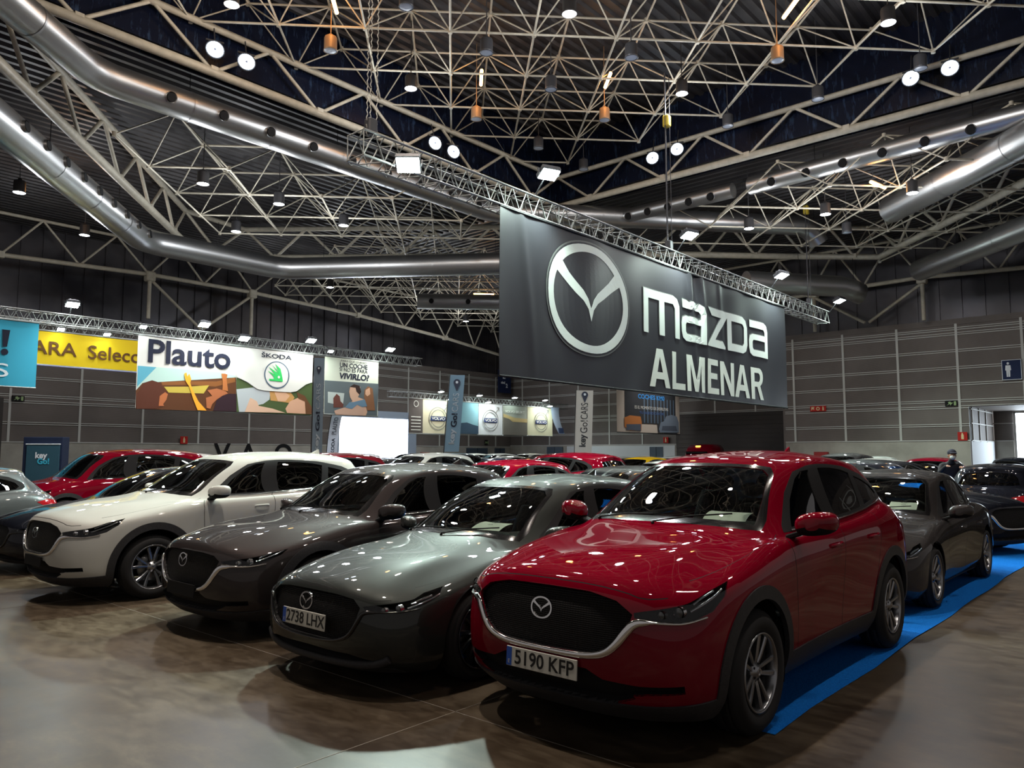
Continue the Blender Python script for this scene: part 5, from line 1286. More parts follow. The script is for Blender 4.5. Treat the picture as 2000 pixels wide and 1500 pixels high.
CAPS = {'A': [[(0, 0), (.36, 1), (.64, 1), (1, 0), (.76, 0), (.69, .21), (.31, .21), (.24, 0)], [(.37, .39), (.63, .39), (.50, .80)]],
        'L': [[(.04, 0), (.04, 1), (.32, 1), (.32, .17), (1, .17), (1, 0)]],
        'M': [[(0, 0), (0, 1), (.28, 1), (.50, .32), (.72, 1), (1, 1), (1, 0), (.80, 0), (.80, .76), (.59, 0), (.41, 0), (.20, .76), (.20, 0)]],
        'E': [[(0, 0), (0, 1), (.96, 1), (.96, .83), (.27, .83), (.27, .60), (.88, .60), (.88, .43), (.27, .43), (.27, .17), (1, .17), (1, 0)]],
        'N': [[(0, 0), (0, 1), (.26, 1), (.77, .34), (.77, 1), (1, 1), (1, 0), (.74, 0), (.23, .66), (.23, 0)]],
        'R': [[(0, 0), (0, 1), (.62, 1)]+arcp(.62, .72, .32, .28, 90, -60)+[(.70, .44), (1, 0), (.72, 0), (.46, .40), (.26, .40), (.26, 0)], [(.26, .56), (.56, .56)]+arcp(.56, .70, .13, .14, -90, 90)+[(.26, .84)]]}
for ch, a, b in (('A', 19.72, 20.92), ('L', 21.02, 21.85), ('M', 21.98, 23.2), ('E', 23.38, 24.2), ('N', 24.35, 25.35), ('A', 25.42, 26.62), ('R', 26.78, 27.88)):
    flatpoly('letter', [[(a+x*(b-a), 3.65+y*1.17) for x, y in p] for p in CAPS[ch]], 11.882, mat('white_print', (.62, .66, .58), .5), bn, fw)
# Plauto / SKODA banner
A = ART; yb = 29.98
M_WHT = ink('white', (.62, .60, .56)); M_NAVY = ink('navy', (.010, .012, .03))
pb = cloth('hanging_banner', 12.44, 20.3, 3.38, 6.2, 30, M_WHT, 'wide white banner with big dark lettering and a round green logo over photographs', f=wavef(5, .006), nx=60)
layers = [('sky', (.42, .58, .52)), ('sea', (.10, .34, .44)), ('cabin', (.10, .035, .012)), ('visor', (.22, .08, .02)), ('field', (.50, .38, .06)), ('head1', (.09, .025, .012)), ('face1', (.45, .14, .05)), ('head2', (.40, .13, .05)), ('seat', (.03, .012, .018)),
          ('arm2', (.42, .14, .04)), ('arm1', (.85, .36, .03)), ('tree', (.06, .09, .03)), ('shirt', (.42, .45, .46)), ('hair', (.48, .25, .08)), ('face', (.62, .36, .22)), ('man', (.60, .34, .22)), ('arm3', (.62, .40, .28)), ('manhair', (.12, .05, .02))]
for i, (n_, c_) in enumerate(layers): flatpoly('printed_'+{'sea': 'sea', 'sky': 'sky'}.get(n_, 'shape'), A[n_], 29.972-.004*i, ink('p'+n_, c_), pb)
flatpoly('printed_field', [(16.45, 5.25), (16.5, 4.87), (17.0, 4.68), (17.45, 4.42), (17.8, 4.37), (19.1, 4.37), (19.4, 4.44), (19.9, 4.79), (20.3, 4.93), (20.3, 5.2)], 29.89, M_WHT, pb)
txt('lettering', 'Plauto', 12.83, 16.23, 5.62, .92, 29.96, M_NAVY, pb, bold=.02)
txt('lettering', 'ŠKODA', 17.66, 19.15, 5.95, .24, 29.96, M_NAVY, pb, bold=.012)
ring = lambda cx, cz, rx, rz, w_: [ell(cx, cz, rx, rz, 40), ell(cx, cz, rx-w_, rz-w_, 40)]
flatpoly('logo_ring', ring(18.38, 5.09, .62, .60, .045), 29.87, ink('slate', (.05, .09, .14)), pb); flatpoly('logo_disc', ell(18.38, 5.09, .56, .54, 36), 29.88, M_WHT, pb)
flatpoly('winged_arrow', A['arrow'], 29.86, ink('green', (.03, .45, .10)), pb); flatpoly('arrow_eye', ell(18.46, 5.0, .055, .06, 14), 29.85, M_WHT, pb)
pb2 = cloth('hanging_banner', 20.94, 24.1, 3.48, 6.2, 30, ink('cream', (.60, .62, .52)), 'poster-like banner with UN COCHE lettering over a photograph of three people in a car', f=None, nx=10)
for i, (n_, c_) in enumerate([('v_photo', (.10, .12, .13)), ('v_win', (.42, .46, .44)), ('v_w1', (.12, .04, .03)), ('v_w2', (.22, .10, .05)), ('v_w2f', (.60, .34, .22)), ('v_man', (.55, .34, .24)), ('v_manhair', (.03, .015, .012)), ('v_manarm', (.50, .32, .24))]): flatpoly('printed_shape', A[n_], 29.985-.004*i, ink(n_, c_), pb2)
flatpoly('printed_shirt', [(22.35, 4.1), (22.6, 4.12), (22.9, 4.2), (23.25, 4.28), (23.4, 3.95), (23.1, 3.9), (22.8, 4.0), (22.5, 3.78), (22.1, 3.84)], 29.95, ink('shirt', (.12, .20, .28)), pb2)
for s_, (p, q), b_ in zip(('¿PARA QUÉ QUIERES', 'UN COCHE', 'SI NO ES PARA', 'VIVIRLO?'), A['v_t'], (.0, .015, .0, .03)):
    txt('lettering', s_, p[0], q[0], (p[1]+q[1])/2, {'¿': .14, 'U': .22, 'S': .18, 'V': .30}[s_[0]], 29.98, M_NAVY if s_[0] != '¿' else ink('grey', (.2, .2, .2)), pb2, bold=b_, shear=.15 if s_[0] == 'V' else 0)
yl = cloth('hanging_banner', 9.3, 14.6, 5.07, 6.40, 33, ink('yellow', (.75, .52, .01)), 'yellow banner with brown lettering between the cyan and the wide white banner', f=wavef(9, .006), nx=40)
txt('lettering', 'ARA', 9.72, 11.33, 5.74, .52, 32.96, ink('brown', (.12, .05, .015)), yl, bold=.012); txt('lettering', 'Selecció', 11.75, 14.35, 5.72, .56, 32.96, ink('brown', (.12, .05, .015)), yl, bold=.008)
b = MB(); b.tube((9.3, 33, 5.05), (14.6, 33, 5.05), .035, 8, cap=True); b.build('lower_rail', [ink('lilac', (.35, .36, .6))], yl)
cy = cloth('hanging_banner', 5.2, 9.05, 3.92, 6.21, 30, ink('cyan', (.04, .36, .52)), 'cyan banner cut by the left edge with a dark exclamation mark', f=wavef(11, .008), nx=40)
flatpoly('printed_mark', A['b_excl'], 29.96, M_NAVY, cy); flatpoly('printed_dot', ell(8.05, 5.09, .11, .11, 20), 29.96, M_NAVY, cy)
txt('lettering', 'keyGo', 5.4, 7.86, 5.45, .9, 29.96, M_NAVY, cy, bold=.02); txt('lettering', 'CARS', 5.5, 8.2, 4.47, .46, 29.96, ink('ice', (.75, .85, .88)), cy)
# the row of small car-maker banners
def small(x0, x1, z1, z0, col, lab, tilt=0.):
    e = cloth('hanging_banner', x0, x1, z0, 5.08, 36.0, ink('v%d' % int(x0), col), lab, nx=6, nz=4)
    return e
def iron(e, cx, cz, m_bg):
    flatpoly('logo_ring', ring(cx, cz, .80, .74, .05), 35.95, ink('steelgrey', (.20, .20, .19)), e); flatpoly('logo_ring', ring(cx, cz, .62, .57, .045), 35.95, ink('steelgrey', (.20, .20, .19)), e)
    flatpoly('logo_bar', [(cx-.66, cz-.14), (cx+.66, cz-.14), (cx+.66, cz+.14), (cx-.66, cz+.14)], 35.94, ink('logo_blue', (.015, .03, .12)), e)
    txt('lettering', 'VOLVO', cx-.58, cx+.58, cz, .19, 35.93, ink('paleink', (.7, .7, .66)), e, bold=.02)
    flatpoly('logo_arrow', [(cx+.5, cz+.55), (cx+.78, cz+.86), (cx+.62, cz+.86), (cx+.62, cz+.93), (cx+.88, cz+.93), (cx+.88, cz+.66), (cx+.82, cz+.66), (cx+.82, cz+.8), (cx+.55, cz+.5)], 35.94, ink('steelgrey', (.2, .2, .19)), e)
e = small(31.34, 32.48, 5.02, 2.9, (.10, .085, .08), 'dark brown small banner at the left of the row')
for k in range(5): flatpoly('printed_line', [(31.5, 3.1+k*.2), (32.3, 3.1+k*.2), (32.3, 3.16+k*.2), (31.5, 3.16+k*.2)], 35.96, ink('paleink', (.7, .7, .66)), e)
flatpoly('logo_ring', ring(31.9, 4.75, .2, .2, .04), 35.96, ink('paleink', (.7, .7, .66)), e)
e = small(32.5, 34.9, 5.14, 2.91, (.62, .58, .42), 'cream small banner with blue-barred ring logo, left of three'); iron(e, 33.77, 3.89, None)
e = small(35.0, 37.51, 5.05, 2.94, (.20, .38, .45), 'blue small banner with a wet road scene, half behind the blue flag')
flatpoly('printed_shape', [(35.0, 2.97), (37.5, 2.97), (37.5, 3.5), (36.9, 3.6), (36.4, 3.72), (35.0, 3.6)], 35.96, ink('roadblue', (.03, .06, .10)), e)
e = small(37.55, 39.97, 5.05, 2.92, (.58, .62, .66), 'pale blue-white small banner with ring logo in the middle'); iron(e, 38.7, 3.93, None)
e = small(40.01, 42.61, 5.1, 2.94, (.30, .32, .28), 'grey landscape small banner between two ring logos')
flatpoly('printed_shape', [(40.03, 3.9), (42.6, 3.9), (42.6, 4.15), (41.2, 4.2), (40.03, 4.45)], 35.96, ink('dusk', (.45, .34, .16)), e); flatpoly('printed_shape', [(40.03, 2.97), (42.6, 2.97), (42.6, 3.85), (41.0, 3.9), (40.6, 4.1), (40.03, 4.2)], 35.955, ink('lakegrey', (.13, .125, .11)), e)
txt('lettering', 'VOLVO SELEKT', 40.2, 42.3, 4.62, .18, 35.95, ink('paleink', (.7, .7, .66)), e, bold=.01)
e = small(42.67, 45.6, 5.12, 2.96, (.62, .62, .45), 'cream small banner with ring logo at the right of the row'); iron(e, 44.2, 3.98, None)
M_FL = mat('flag_pole', (.05, .05, .05), .4, .5)
e = empty('sail_banner'); tag(e, 'narrow slanting blue-white banner at the right end of the row', 'banner')
b = MB(); b.grid([[(45.35+.95*t*t+s_*(.95-.25*t), 35.9, 5.15-2.0*t) for s_ in (0, .5, 1)] for t in np.linspace(0, 1, 10)], 0); b.grid([[(45.35+.95*t*t+s_*(.95-.25*t), 35.93, 5.15-2.0*t) for s_ in (0, .5, 1)] for t in np.linspace(0, 1, 10)], 0); b.build('cloth', [ink('sail', (.45, .55, .72))], e)
b = MB(); b.grid([[(46.15+.1*t+s_*.62, 35.88, 3.6-.4*t) for s_ in (0, 1)] for t in (0, 1)], 0); b.build('printed_shape', [ink('sailnavy', (.05, .08, .18))], e)
# banner with cars on the back right
ck = cloth('hanging_banner', 40.0, 47.83, 2.98, 7.2, 26.5, ink('beige', (.66, .58, .50)), 'beige and charcoal banner with an orange car print below the black banner', nx=20)
flatpoly('printed_shape', [(40.9, 7.1), (47.2, 7.1)]+A['c_dark'][2:-1]+[(40.87, 3.64)], 26.47, ink('charcoal', (.045, .048, .055)), ck)
for x in np.arange(43.1, 47.0, .42): flatpoly('printed_stripe', [(x, 3.65), (x+.12, 3.65), (x+.12, 5.3), (x, 5.3)], 26.462, ink('bluefade', (.12, .18, .26)), ck)
flatpoly('printed_car', A['c_car1'], 26.455, ink('carorange', (.55, .20, .06)), ck); flatpoly('printed_car_glass', [(41.0, 3.15), (42.7, 3.12), (42.7, 3.55), (41.0, 3.5)], 26.45, ink('carshade', (.10, .12, .16)), ck)
flatpoly('printed_car', A['c_car2'], 26.455, ink('carblue', (.20, .25, .32)), ck); flatpoly('printed_car_glass', [(45.3, 3.2), (47.4, 3.2), (47.2, 3.55), (45.4, 3.5)], 26.45, ink('carshade', (.10, .12, .16)), ck)
txt('lettering', 'COCHES KM0', 42.4, 45.72, 5.35, .30, 26.45, ink('brightblue', (.05, .30, .75)), ck, bold=.02); txt('lettering', 'ES EL MOMENTO DE DISFRUTAR', 42.0, 46.2, 4.63, .20, 26.45, ink('paleink', (.7, .7, .66)), ck); txt('lettering', 'TU NUEVO COCHE', 42.55, 45.6, 4.30, .16, 26.45, ink('midblue', (.08, .16, .4)), ck)
box_truss('lighting_truss', (38.5, 26.68, 7.4), (48.5, 26.68, 7.4), .36, 'short aluminium truss above the beige car-print banner', rc=.024, rl=.011)
spot((44, 23.5, 8.5), 420, (1, .97, .92), 90, .8, .3, (44, 26.5, 4.5))  # added fill spot without a fixture, brightens the car-print banner
# feather flags
def flag(loc, ang, w_, z0, z1, col, cols, lab, word, skew=0., curve=0., pole=True):
    e = empty('feather_flag', (loc[0], loc[1], 0), ang); tag(e, lab, 'flag')
    b = MB(); n = 16; F = lambda s_, t: (s_*w_+skew*t+curve*t*t, .02*math.sin(t*5+s_*2), z0+(z1-z0)*t)
    for dy in (0, .006): b.grid([[tuple(Vector(F(s_, t))+Vector((0, dy, 0))) for s_ in np.linspace(0, 1, 6)] for t in np.linspace(0, 1, n)], 0)
    b.build('cloth', [ink('flag'+lab[:6], col)], e)
    b = MB(); b.path([(-.02, .0, .03)]+[tuple(Vector(F(0, t))-Vector((.02, 0, 0))) for t in np.linspace(0, 1, 8)], .018, 8); b.build('pole', [M_FL], e)
    b = MB(); b.lathe([(0, .06), (.2, .05), (.24, .0), (0, .0)], 20); b.build('base', [M_FL], e)
    H = z1-z0
    ang2 = math.atan2(H, skew)
    for (s_, t0, t1, c_, b_) in word:
        me = text_mesh(s_, 1., .001, b_, 'LEFT').copy(); xs = [v.co.x for v in me.vertices]; zs = [v.co.y for v in me.vertices]
        L_ = (t1-t0)*H; hh = w_*.42
        a, d = min(xs), max(xs); g, q = min(zs), max(zs)
        for v in me.vertices:
            t = t0+(v.co.x-a)/(d-a)*(t1-t0); s2 = .5-((v.co.y-(g+q)/2)/(q-g))*.42*(1.2 if any(c in s_ for c in 'ygk') else 1.)
            p = F(s2, t); v.co = (p[0], p[1]-.012, p[2])
        me.materials.clear(); me.materials.append(cols[c_]); o = bpy.data.objects.new('lettering', me); C.objects.link(o); o.parent = e
    return e, F
def pin(e, F, t, w_, m1, m2, H):
    c_ = F(.5, t); P = [(c_[0]+.24*w_*math.sin(a), c_[2]+.24*w_*math.cos(a)) for a in np.linspace(-2.2, 2.2, 20)]+[(c_[0], c_[2]-.6*w_)]
    poly2d('location_pin', [P], frame((0, c_[1]-.03, 0), (1, 0, 0), (0, 0, 1)), m1, e, .003); poly2d('pin_dot', [ell(c_[0], c_[2]+.02*w_, .09*w_, .09*w_, 14)], frame((0, c_[1]-.04, 0), (1, 0, 0), (0, 0, 1)), m2, e, .003)
DK = ink('flagnavy', (.04, .05, .08)); LT = ink('flaglight', (.60, .68, .74)); GR = ink('flaggrey', (.10, .11, .12))
aF = math.atan2(-.31, .29)
e, F = flag((18.98, 19.88), aF, .52, 1.72, 4.46, (.16, .27, .36), [LT, DK], 'blue upright flag with a pin mark standing before the small banners', [('key', .10, .30, 0, .03), ('Go!', .32, .50, 1, .03), ('CARS', .52, .76, 0, 0.)], skew=.20); pin(e, F, .90, .52, DK, LT, 2.7)
e, F = flag((27.36, 20.36), aF, .75, 1.68, 4.45, (.50, .50, .46), [GR, GR], 'pale grey upright flag with a pin mark below the big banner', [('key', .10, .30, 0, .03), ('Go!', .32, .52, 0, .0), ('CARS', .54, .80, 0, 0.)], skew=.10); pin(e, F, .93, .6, DK, LT, 2.7)
e, F = flag((13.10, 19.33), aF, .30, 1.3, 4.48, (.16, .22, .28), [LT, DK], 'dark slate upright flag seen narrow beside the wide white banner', [('key', .12, .30, 0, .03), ('Go!', .32, .50, 1, .03), ('CARS', .52, .76, 0, 0.)], skew=.02); pin(e, F, .90, .30, DK, LT, 3)
e, F = flag((21.93, 31.1), aF, .48, 1.3, 3.5, (.50, .54, .64), [DK, DK], 'white curved feather flag before the bright gate', [('ŠKODA', .10, .50, 0, .02), ('PLAUTO', .58, .95, 0, 0.)], skew=.0, curve=.22)
# signs
M_REDS = ink('sign_red', (.45, .02, .015)); M_YELS = ink('sign_cream', (.75, .62, .35)); M_GRNS = ink('sign_green', (.30, .42, .20)); M_SGW = ink('sign_white', (.75, .78, .82)); M_SGN = ink('sign_navy', (.012, .022, .07))
def sign(x, y, z, w_, h_, axis, m, lab, cat='sign'):
    e = empty('wall_sign', (x, y, z), 0 if axis == 'Y' else -PI/2); tag(e, lab, cat); b = MB(); b.bbox((0, 0, 0), (w_, .05, h_), .008); b.build('sign_plate', [m], e); return e
fz = lambda e, n_, P, m: poly2d(n_, [P] if isinstance(P[0][0], (int, float)) else P, frame((0, -.031, 0), (1, 0, 0), (0, 0, 1)), m, e, .003)
rect = lambda cx, cz, w_, h_: [(cx-w_/2, cz-h_/2), (cx+w_/2, cz-h_/2), (cx+w_/2, cz+h_/2), (cx-w_/2, cz+h_/2)]
def bottle(cx, k): return [(cx-.05*k, -.13*k), (cx+.05*k, -.13*k), (cx+.05*k, .06*k), (cx+.02*k, .10*k), (cx+.02*k, .15*k), (cx-.03*k, .15*k), (cx-.03*k, .10*k), (cx-.05*k, .06*k)]
for (x, y, z, ax, lab) in ((20.55, 42.85, 2.42, 'Y', 'red fire extinguisher sign on the left wall above the red van'), (48.65, 28.08, 2.62, 'X', 'red fire extinguisher sign beside the door below the car banner'), (42.9, 8.3, 2.5, 'X', 'red fire extinguisher sign at the corner by the bright doorway')):
    e = sign(x, y, z, .42, .42, ax, M_REDS, lab); fz(e, 'extinguisher_symbol', bottle(0, 1.1), M_YELS)
e = sign(42.9, 15.23, 4.12, .86, .30, 'X', M_REDS, 'long red fire point sign with three symbols on the right wall')
fz(e, 'hose_symbol', [(-.36, .1), (-.18, .1), (-.22, .03), (-.2, -.08), (-.28, 0), (-.36, -.1)], M_YELS); fz(e, 'reel_symbol', [ell(0, 0, .1, .1, 20), ell(0, 0, .055, .055, 16)], M_YELS); fz(e, 'extinguisher_symbol', bottle(.28, .8), M_YELS)
for (x, y, z, ax, lab) in ((42.9, 8.72, 4.13, 'X', 'small green running-man exit sign high on the right wall'), (45.6, 42.85, 2.55, 'Y', 'small exit sign above the dark double door'), (12.2, 42.85, 4.34, 'Y', 'small green exit sign on the left wall under the yellow banner')):
    e = sign(x, y, z, .55 if ax == 'X' or x < 20 else .35, .26 if ax == 'X' or x < 20 else .42, ax, M_DRK, lab); fz(e, 'running_figure', [(-.2, -.1), (-.1, 0), (-.14, .06), (-.05, .1), (.02, .04), (.1, .04), (.02, -.02), (-.03, -.1), (-.06, -.02)], M_GRNS); fz(e, 'door_symbol', rect(.17, 0, .1, .2), M_GRNS)
e = sign(42.88, 6.1, 5.62, .82, .98, 'X', M_SGN, 'dark blue toilet sign with a white standing figure')
fz(e, 'sign_border', [rect(0, 0, .80, .96), rect(0, 0, .75, .91)], M_SGW)
fz(e, 'figure_head', ell(-.14, .31, .05, .06, 14), M_SGW); fz(e, 'figure_body', [(-.24, .22), (-.04, .22), (-.02, -.02), (-.06, -.02), (-.07, -.33), (-.13, -.33), (-.14, -.02), (-.15, -.33), (-.21, -.33), (-.22, -.02), (-.26, -.02)], M_SGW)
e = sign(47.2, 42.3, 7.6, 1.6, 1.9, 'Y', M_SGN, 'dark navy hall sign with a white letter L hung in the corner')
txt2 = lambda s_, cx, cz, k: text('sign_letter', s_, frame((cx, -.032, cz), (1, 0, 0), (0, 0, 1)), M_SGW, e, size=k, bold=.02, extrude=.002)
txt2('L', -.1, .45, .7); txt2('nivel', -.2, -.1, .26); txt2('2', .25, -.35, .45)
for (x, y, ax, lab) in ((38.89, 42.81, 'Y', 'red fire hose cabinet right of the bright gate'), (42.81, 15.11, 'X', 'dark red fire hose cabinet on the right-hand concrete base')):
    e = empty('hose_cabinet', (x, y, 1.35), 0 if ax == 'Y' else -PI/2); tag(e, lab, 'hose cabinet')
    b = MB(); b.bbox((0, 0, 0), (.75, .25, .8), .02); b.build('cabinet_body', [mat('cabinet_red', (.28, .02, .02), .4)], e); b = MB(); b.bbox((0, -.14, 0), (.66, .03, .7), .01); b.build('cabinet_door', [mat('cabinet_red2', (.34, .025, .025), .35)], e); b = MB(); b.bbox((.27, -.165, 0), (.03, .03, .12), .008); b.build('handle', [M_CHR], e)
# dark kiosk with the small keyGo print, far left
e = empty('exhibition_booth', (10.45, 33.5, 0), aF*.98); tag(e, 'dark blue booth panel with a small white and cyan print at far left', 'booth')
b = MB(); b.bbox((0, .3, 1.15), (1.5, .5, 2.3), .02, 0); b.build('booth_wall', [ink('booth', (.012, .02, .05))], e)
b = MB(); b.bbox((.05, .0, 1.0), (1.25, .06, 2.0), .01, 0); b.bbox((.05, -.02, 2.02), (1.3, .08, .04), .01, 1); b.build('booth_panel', [ink('boothp', (.03, .085, .12)), M_SGW], e)
text('lettering', 'key', frame((0, -.05, 1.58), (1, 0, 0), (0, 0, 1)), M_SGW, e, size=.32, bold=.01, extrude=.002); text('lettering', 'Go!', frame((.1, -.05, 1.35), (1, 0, 0), (0, 0, 1)), ink('gocyan', (.05, .45, .65)), e, size=.3, bold=.01, extrude=.002)
# big dark hall letters painted on the left wall base
for ch, x, y_ in (('1', 22.9, 0), ('A', 24.6, 0), ('O', 27.0, 0)):
    text_o = text('wall_lettering', {'1': 'V', 'A': 'A', 'O': 'O'}[ch], frame((x, WY-.10, 1.62), (1, 0, 0), (0, 0, 1)), M_DRK, None, size=1.6, bold=.03, extrude=.01); tag(text_o, {'1': 'dark wall letter left of the pair behind the white car roof', 'A': 'dark pointed letter A painted low on the left wall', 'O': 'dark round letter O painted low on the left wall'}[ch], 'lettering')
# ---------------------------------------------------------------- cars
M_RED = paint('glossy_red_paint', (.17, .0008, .011), .0, .7)
M_GREY = paint('green_grey_paint', (.032, .036, .034), .45, .42)
M_BRN = paint('dark_brown_grey_paint', (.036, .030, .030), .3, .5)
M_WHP = paint('pearl_white_paint', (.50, .51, .48), .05, .45)
M_BLKP = paint('blue_black_paint', (.008, .009, .014), .3, .35)
M_DKG = paint('graphite_paint', (.034, .031, .031), .3, .5)
car1, S5, cv5 = make_car('compact_suv', SP5, M_RED)
carW = copy_tree(car1, swap=(M_RED, M_WHP))
plate(car1, S5, .455, '5190 KFP'); car1.location = (4.50, 2.885, 0); tag(car1, 'glossy red SUV with plate 5190 KFP, nearest car on the right', 'car')
for ch in list(carW.children):
    if ch.name.startswith('wheel') and not ch.name.startswith('wheel_housing'):
        for g in ch.children:
            if g.name.startswith('rim'): g.data = WH_TWIN[1]
            if g.name.startswith('hub'): bpy.data.objects.remove(g)
for ch in list(carW.children):
    if ch.name.startswith('door_mirror') and ch.location.y > 0:
        ch.location.y = .90; ch.scale = (.8, .7, .8)
p_ = plate(carW, S5, .455, None); carW.location = (4.02, 9.90, 0); tag(carW, 'white SUV in the front row with a blank dark plate', 'car')
SP3['fold'] = .8; SP30['fold'] = .8
car3, S3, cv3 = make_car('hatchback', SP3, M_GREY)
plate(car3, S3, .475, '2738 LHX'); car3.location = (4.20, 4.86, 0); tag(car3, 'low dark grey hatchback with plate 2738 LHX, left of the red SUV', 'car')
car30, S30, cv30 = make_car('crossover', SP30, M_BRN)
plate(car30, S30, .42, None); car30.location = (4.32, 7.05, 0); tag(car30, 'dark brownish crossover between white SUV and grey hatchback', 'car')
def fix_sedan(Cg):     # boot deck behind a shorter cabin
    for i in (11, 12, 13, 14, 15):
        for j in (5, 6, 7, 8): Cg[i, j, 0] += {5: .0, 6: .02, 7: -.02, 8: -.02}[j]
SPS = dict(SP3); SPS.update(xlo=[(-.95, -.92), (0, 0), (2.70, 2.725), (3.6, 3.70)], xhi=[(-.95, -.92), (.28, .42), (.72, .84), (1.05, 1.25), (1.5, 1.60), (2.2, 2.1), (3.15, 2.62), (3.4, 3.10)], wheel=WH_FIVE, fix=fix_sedan, wm=M_CHR)
carS, SS, cvS = make_car('sedan', SPS, M_DKG)
plate(carS, SS, .44, None); carS.location = (9.36, 3.0, 0); tag(carS, 'graphite sedan on the blue carpet right behind the red SUV', 'car')
# papers on the dashboards
paper(5.12, 2.47, 1.215, .15, 'white price sheet with emblem behind the windscreen of the red SUV', ry=-.22)
paper(4.92, 4.55, 1.03, .1, 'white price sheet on the dashboard of the grey hatchback', ry=-.22)
paper(10.12, 2.62, 1.03, .1, 'white sheet behind the windscreen of the graphite sedan', ry=-.35)
paper(5.05, 9.6, 1.215, .3, 'white sheet on the dashboard of the white SUV', logo=False, size=(.12, .2))
# lighter models for the rows behind
def light_sp(sp, **k):
    q = dict(sp); q.update(k); return q
LT = {}
def light_wheels(R):
    t = MB(); t.lathe([(R*.66, -.10), (R-.02, -.11), (R, -.07), (R, .07), (R-.02, .11), (R*.66, .10)], 32, 0, 'Y')
    r = MB(); r.lathe([(0, -.085), (R*.10, -.085), (R*.12, -.07)], 20, 0, 'Y'); r.lathe([(R*.67, -.10), (R*.62, -.09), (R*.60, -.05), (R*.2, -.02), (0, -.02)], 32, 1, 'Y')
    for k in range(10):
        a = 2*PI*k/10; c_, s_ = math.cos(a), math.sin(a); r.box((R*.36*c_, -.08, R*.36*s_), (R*.52, .02, .03), 0, Matrix.Rotation(-a, 3, 'Y'))
    d = MB(); d.lathe([(0, 0), (R*.4, 0), (R*.4, .01)], 20, 0, 'Y')
    return [t.mesh('tyre', [M_RUB]), r.mesh('rim', [M_RIM, M_DRK]), d.mesh('brake_disc', [M_DRK]), 0, None, None]
M_LP = paint('placeholder_paint', (.1, .1, .1))
LWH = light_wheels(.34)
kinds = {'suv': ('small_suv', light_sp(SP5, wheel=LWH, R=.35)), 'hatch': ('hatchback', light_sp(SP3, wheel=LWH, R=.325)), 'cross': ('crossover', light_sp(SP30, wheel=LWH, R=.34)),
         'van': ('passenger_van', light_sp(SP5, wheel=LWH, R=.34, z=[(0, 0), (.2, .2), (1.165, 1.13), (1.59, 1.66), (1.683, 1.76)], xlo=[(-.95, -.80), (0, 0), (2.7, 2.73), (3.6, 3.40)], xhi=[(-.95, -.8), (.28, .05), (1.05, .72), (1.5, 1.3), (3.15, 3.28), (3.4, 3.40)]))}
def light_car(kind, pm):
    nm, sp = kinds[kind]
    if kind not in LT: LT[kind] = make_car(nm, sp, M_LP, hero=False, res=3)[0]; LT[kind]['_u'] = 0
    src = LT[kind]
    if src['_u'] == 0:
        src['_u'] = 1
        def sw(o):
            if o.type == 'MESH':
                for s_ in o.material_slots:
                    if s_.material == M_LP: s_.link = 'OBJECT'; s_.material = pm
            for c_ in o.children: sw(c_)
        sw(src); src['_p'] = pm.name; return src
    c_ = copy_tree(src, swap=(MATS[src['_p']], pm))
    def sw2(o):
        if o.type == 'MESH':
            for s_ in o.material_slots:
                if s_.material == MATS[src['_p']]: s_.link = 'OBJECT'; s_.material = pm
        for q in o.children: sw2(q)
    return c_
PM = {'white': M_WHP, 'red': M_RED, 'black': M_BLKP, 'dark grey': M_DKG, 'grey': paint('mid_grey_paint', (.10, .11, .115), .4, .35), 'blue': paint('navy_paint', (.012, .03, .10), .4, .3), 'silver': paint('silver_paint', (.35, .36, .37), .7, .3),
      'yellow': paint('yellow_paint', (.65, .38, .01), .05, .4), 'deep red': paint('deep_red_paint', (.14, .004, .01), .4, .35), 'light blue': paint('pale_blue_paint', (.22, .33, .42), .3, .35), 'orange': paint('orange_paint', (.5, .13, .01), .1, .4)}
def place(kind, col, x, y, rz, lab, grp=None):
    o = light_car(kind, PM[col]); o.location = (x, y, 0); o.rotation_euler = (0, 0, rz); tag(o, lab, 'car', grp); return o
place('hatch', 'black', 4.3, 12.7, 0, 'black hatchback half hidden behind the white SUV on the left')
place('hatch', 'grey', 1.55, 15.6, 0, 'mid grey hatchback cut by the left edge, its rear showing')
place('van', 'red', 6.1, 18.8, 0, 'red tall passenger van behind the front row at left')
place('hatch', 'dark grey', 9.35, 7.3, 0, 'dark grey hatchback in the second row, left of the red SUV windscreen')
place('cross', 'red', 9.4, 9.85, 0, 'red crossover in the second row behind the dark crossover')
place('suv', 'red', 15.6, 13.6, -PI/2, 'red SUV seen from behind, its fin antenna under the grey flag')
place('cross', 'white', 18.6, 5.9, 0, 'white crossover roof seen just above the red SUV on the right')
place('cross', 'red', 23.6, 5.75, 0, 'red crossover showing above the graphite sedan roof')
place('cross', 'black', 15.35, 3.0, math.radians(66), 'black car turned nose-out onto the carpet at the right edge')
place('hatch', 'black', 21.0, 3.05, PI, 'black hatchback with its rear window and tail to us at the right edge')
place('hatch', 'black', 19.2, 0.3, 0, 'black hatchback roof at the right edge beyond the tail-on hatchback')
place('cross', 'black', 26.5, 4.0, 0, 'black crossover beyond the person on the right')
M_VAN = PM['red']
r = random.Random(12)
cols = ['white', 'black', 'dark grey', 'grey', 'blue', 'silver', 'deep red', 'light blue', 'white', 'black', 'dark grey', 'white']
rowsX = {8.9: (12.4, 24), 13.9: (9.4, 30), 18.9: (9.2, 36), 23.8: (8.3, 38), 29.2: (7.2, 38), 34.6: (8.0, 38), 39.6: (19.5, 38)}
names = {8.9: 'second', 13.9: 'third', 18.9: 'fourth', 23.8: 'fifth', 29.2: 'sixth', 34.6: 'seventh', 39.6: 'last'}
cnt = {}
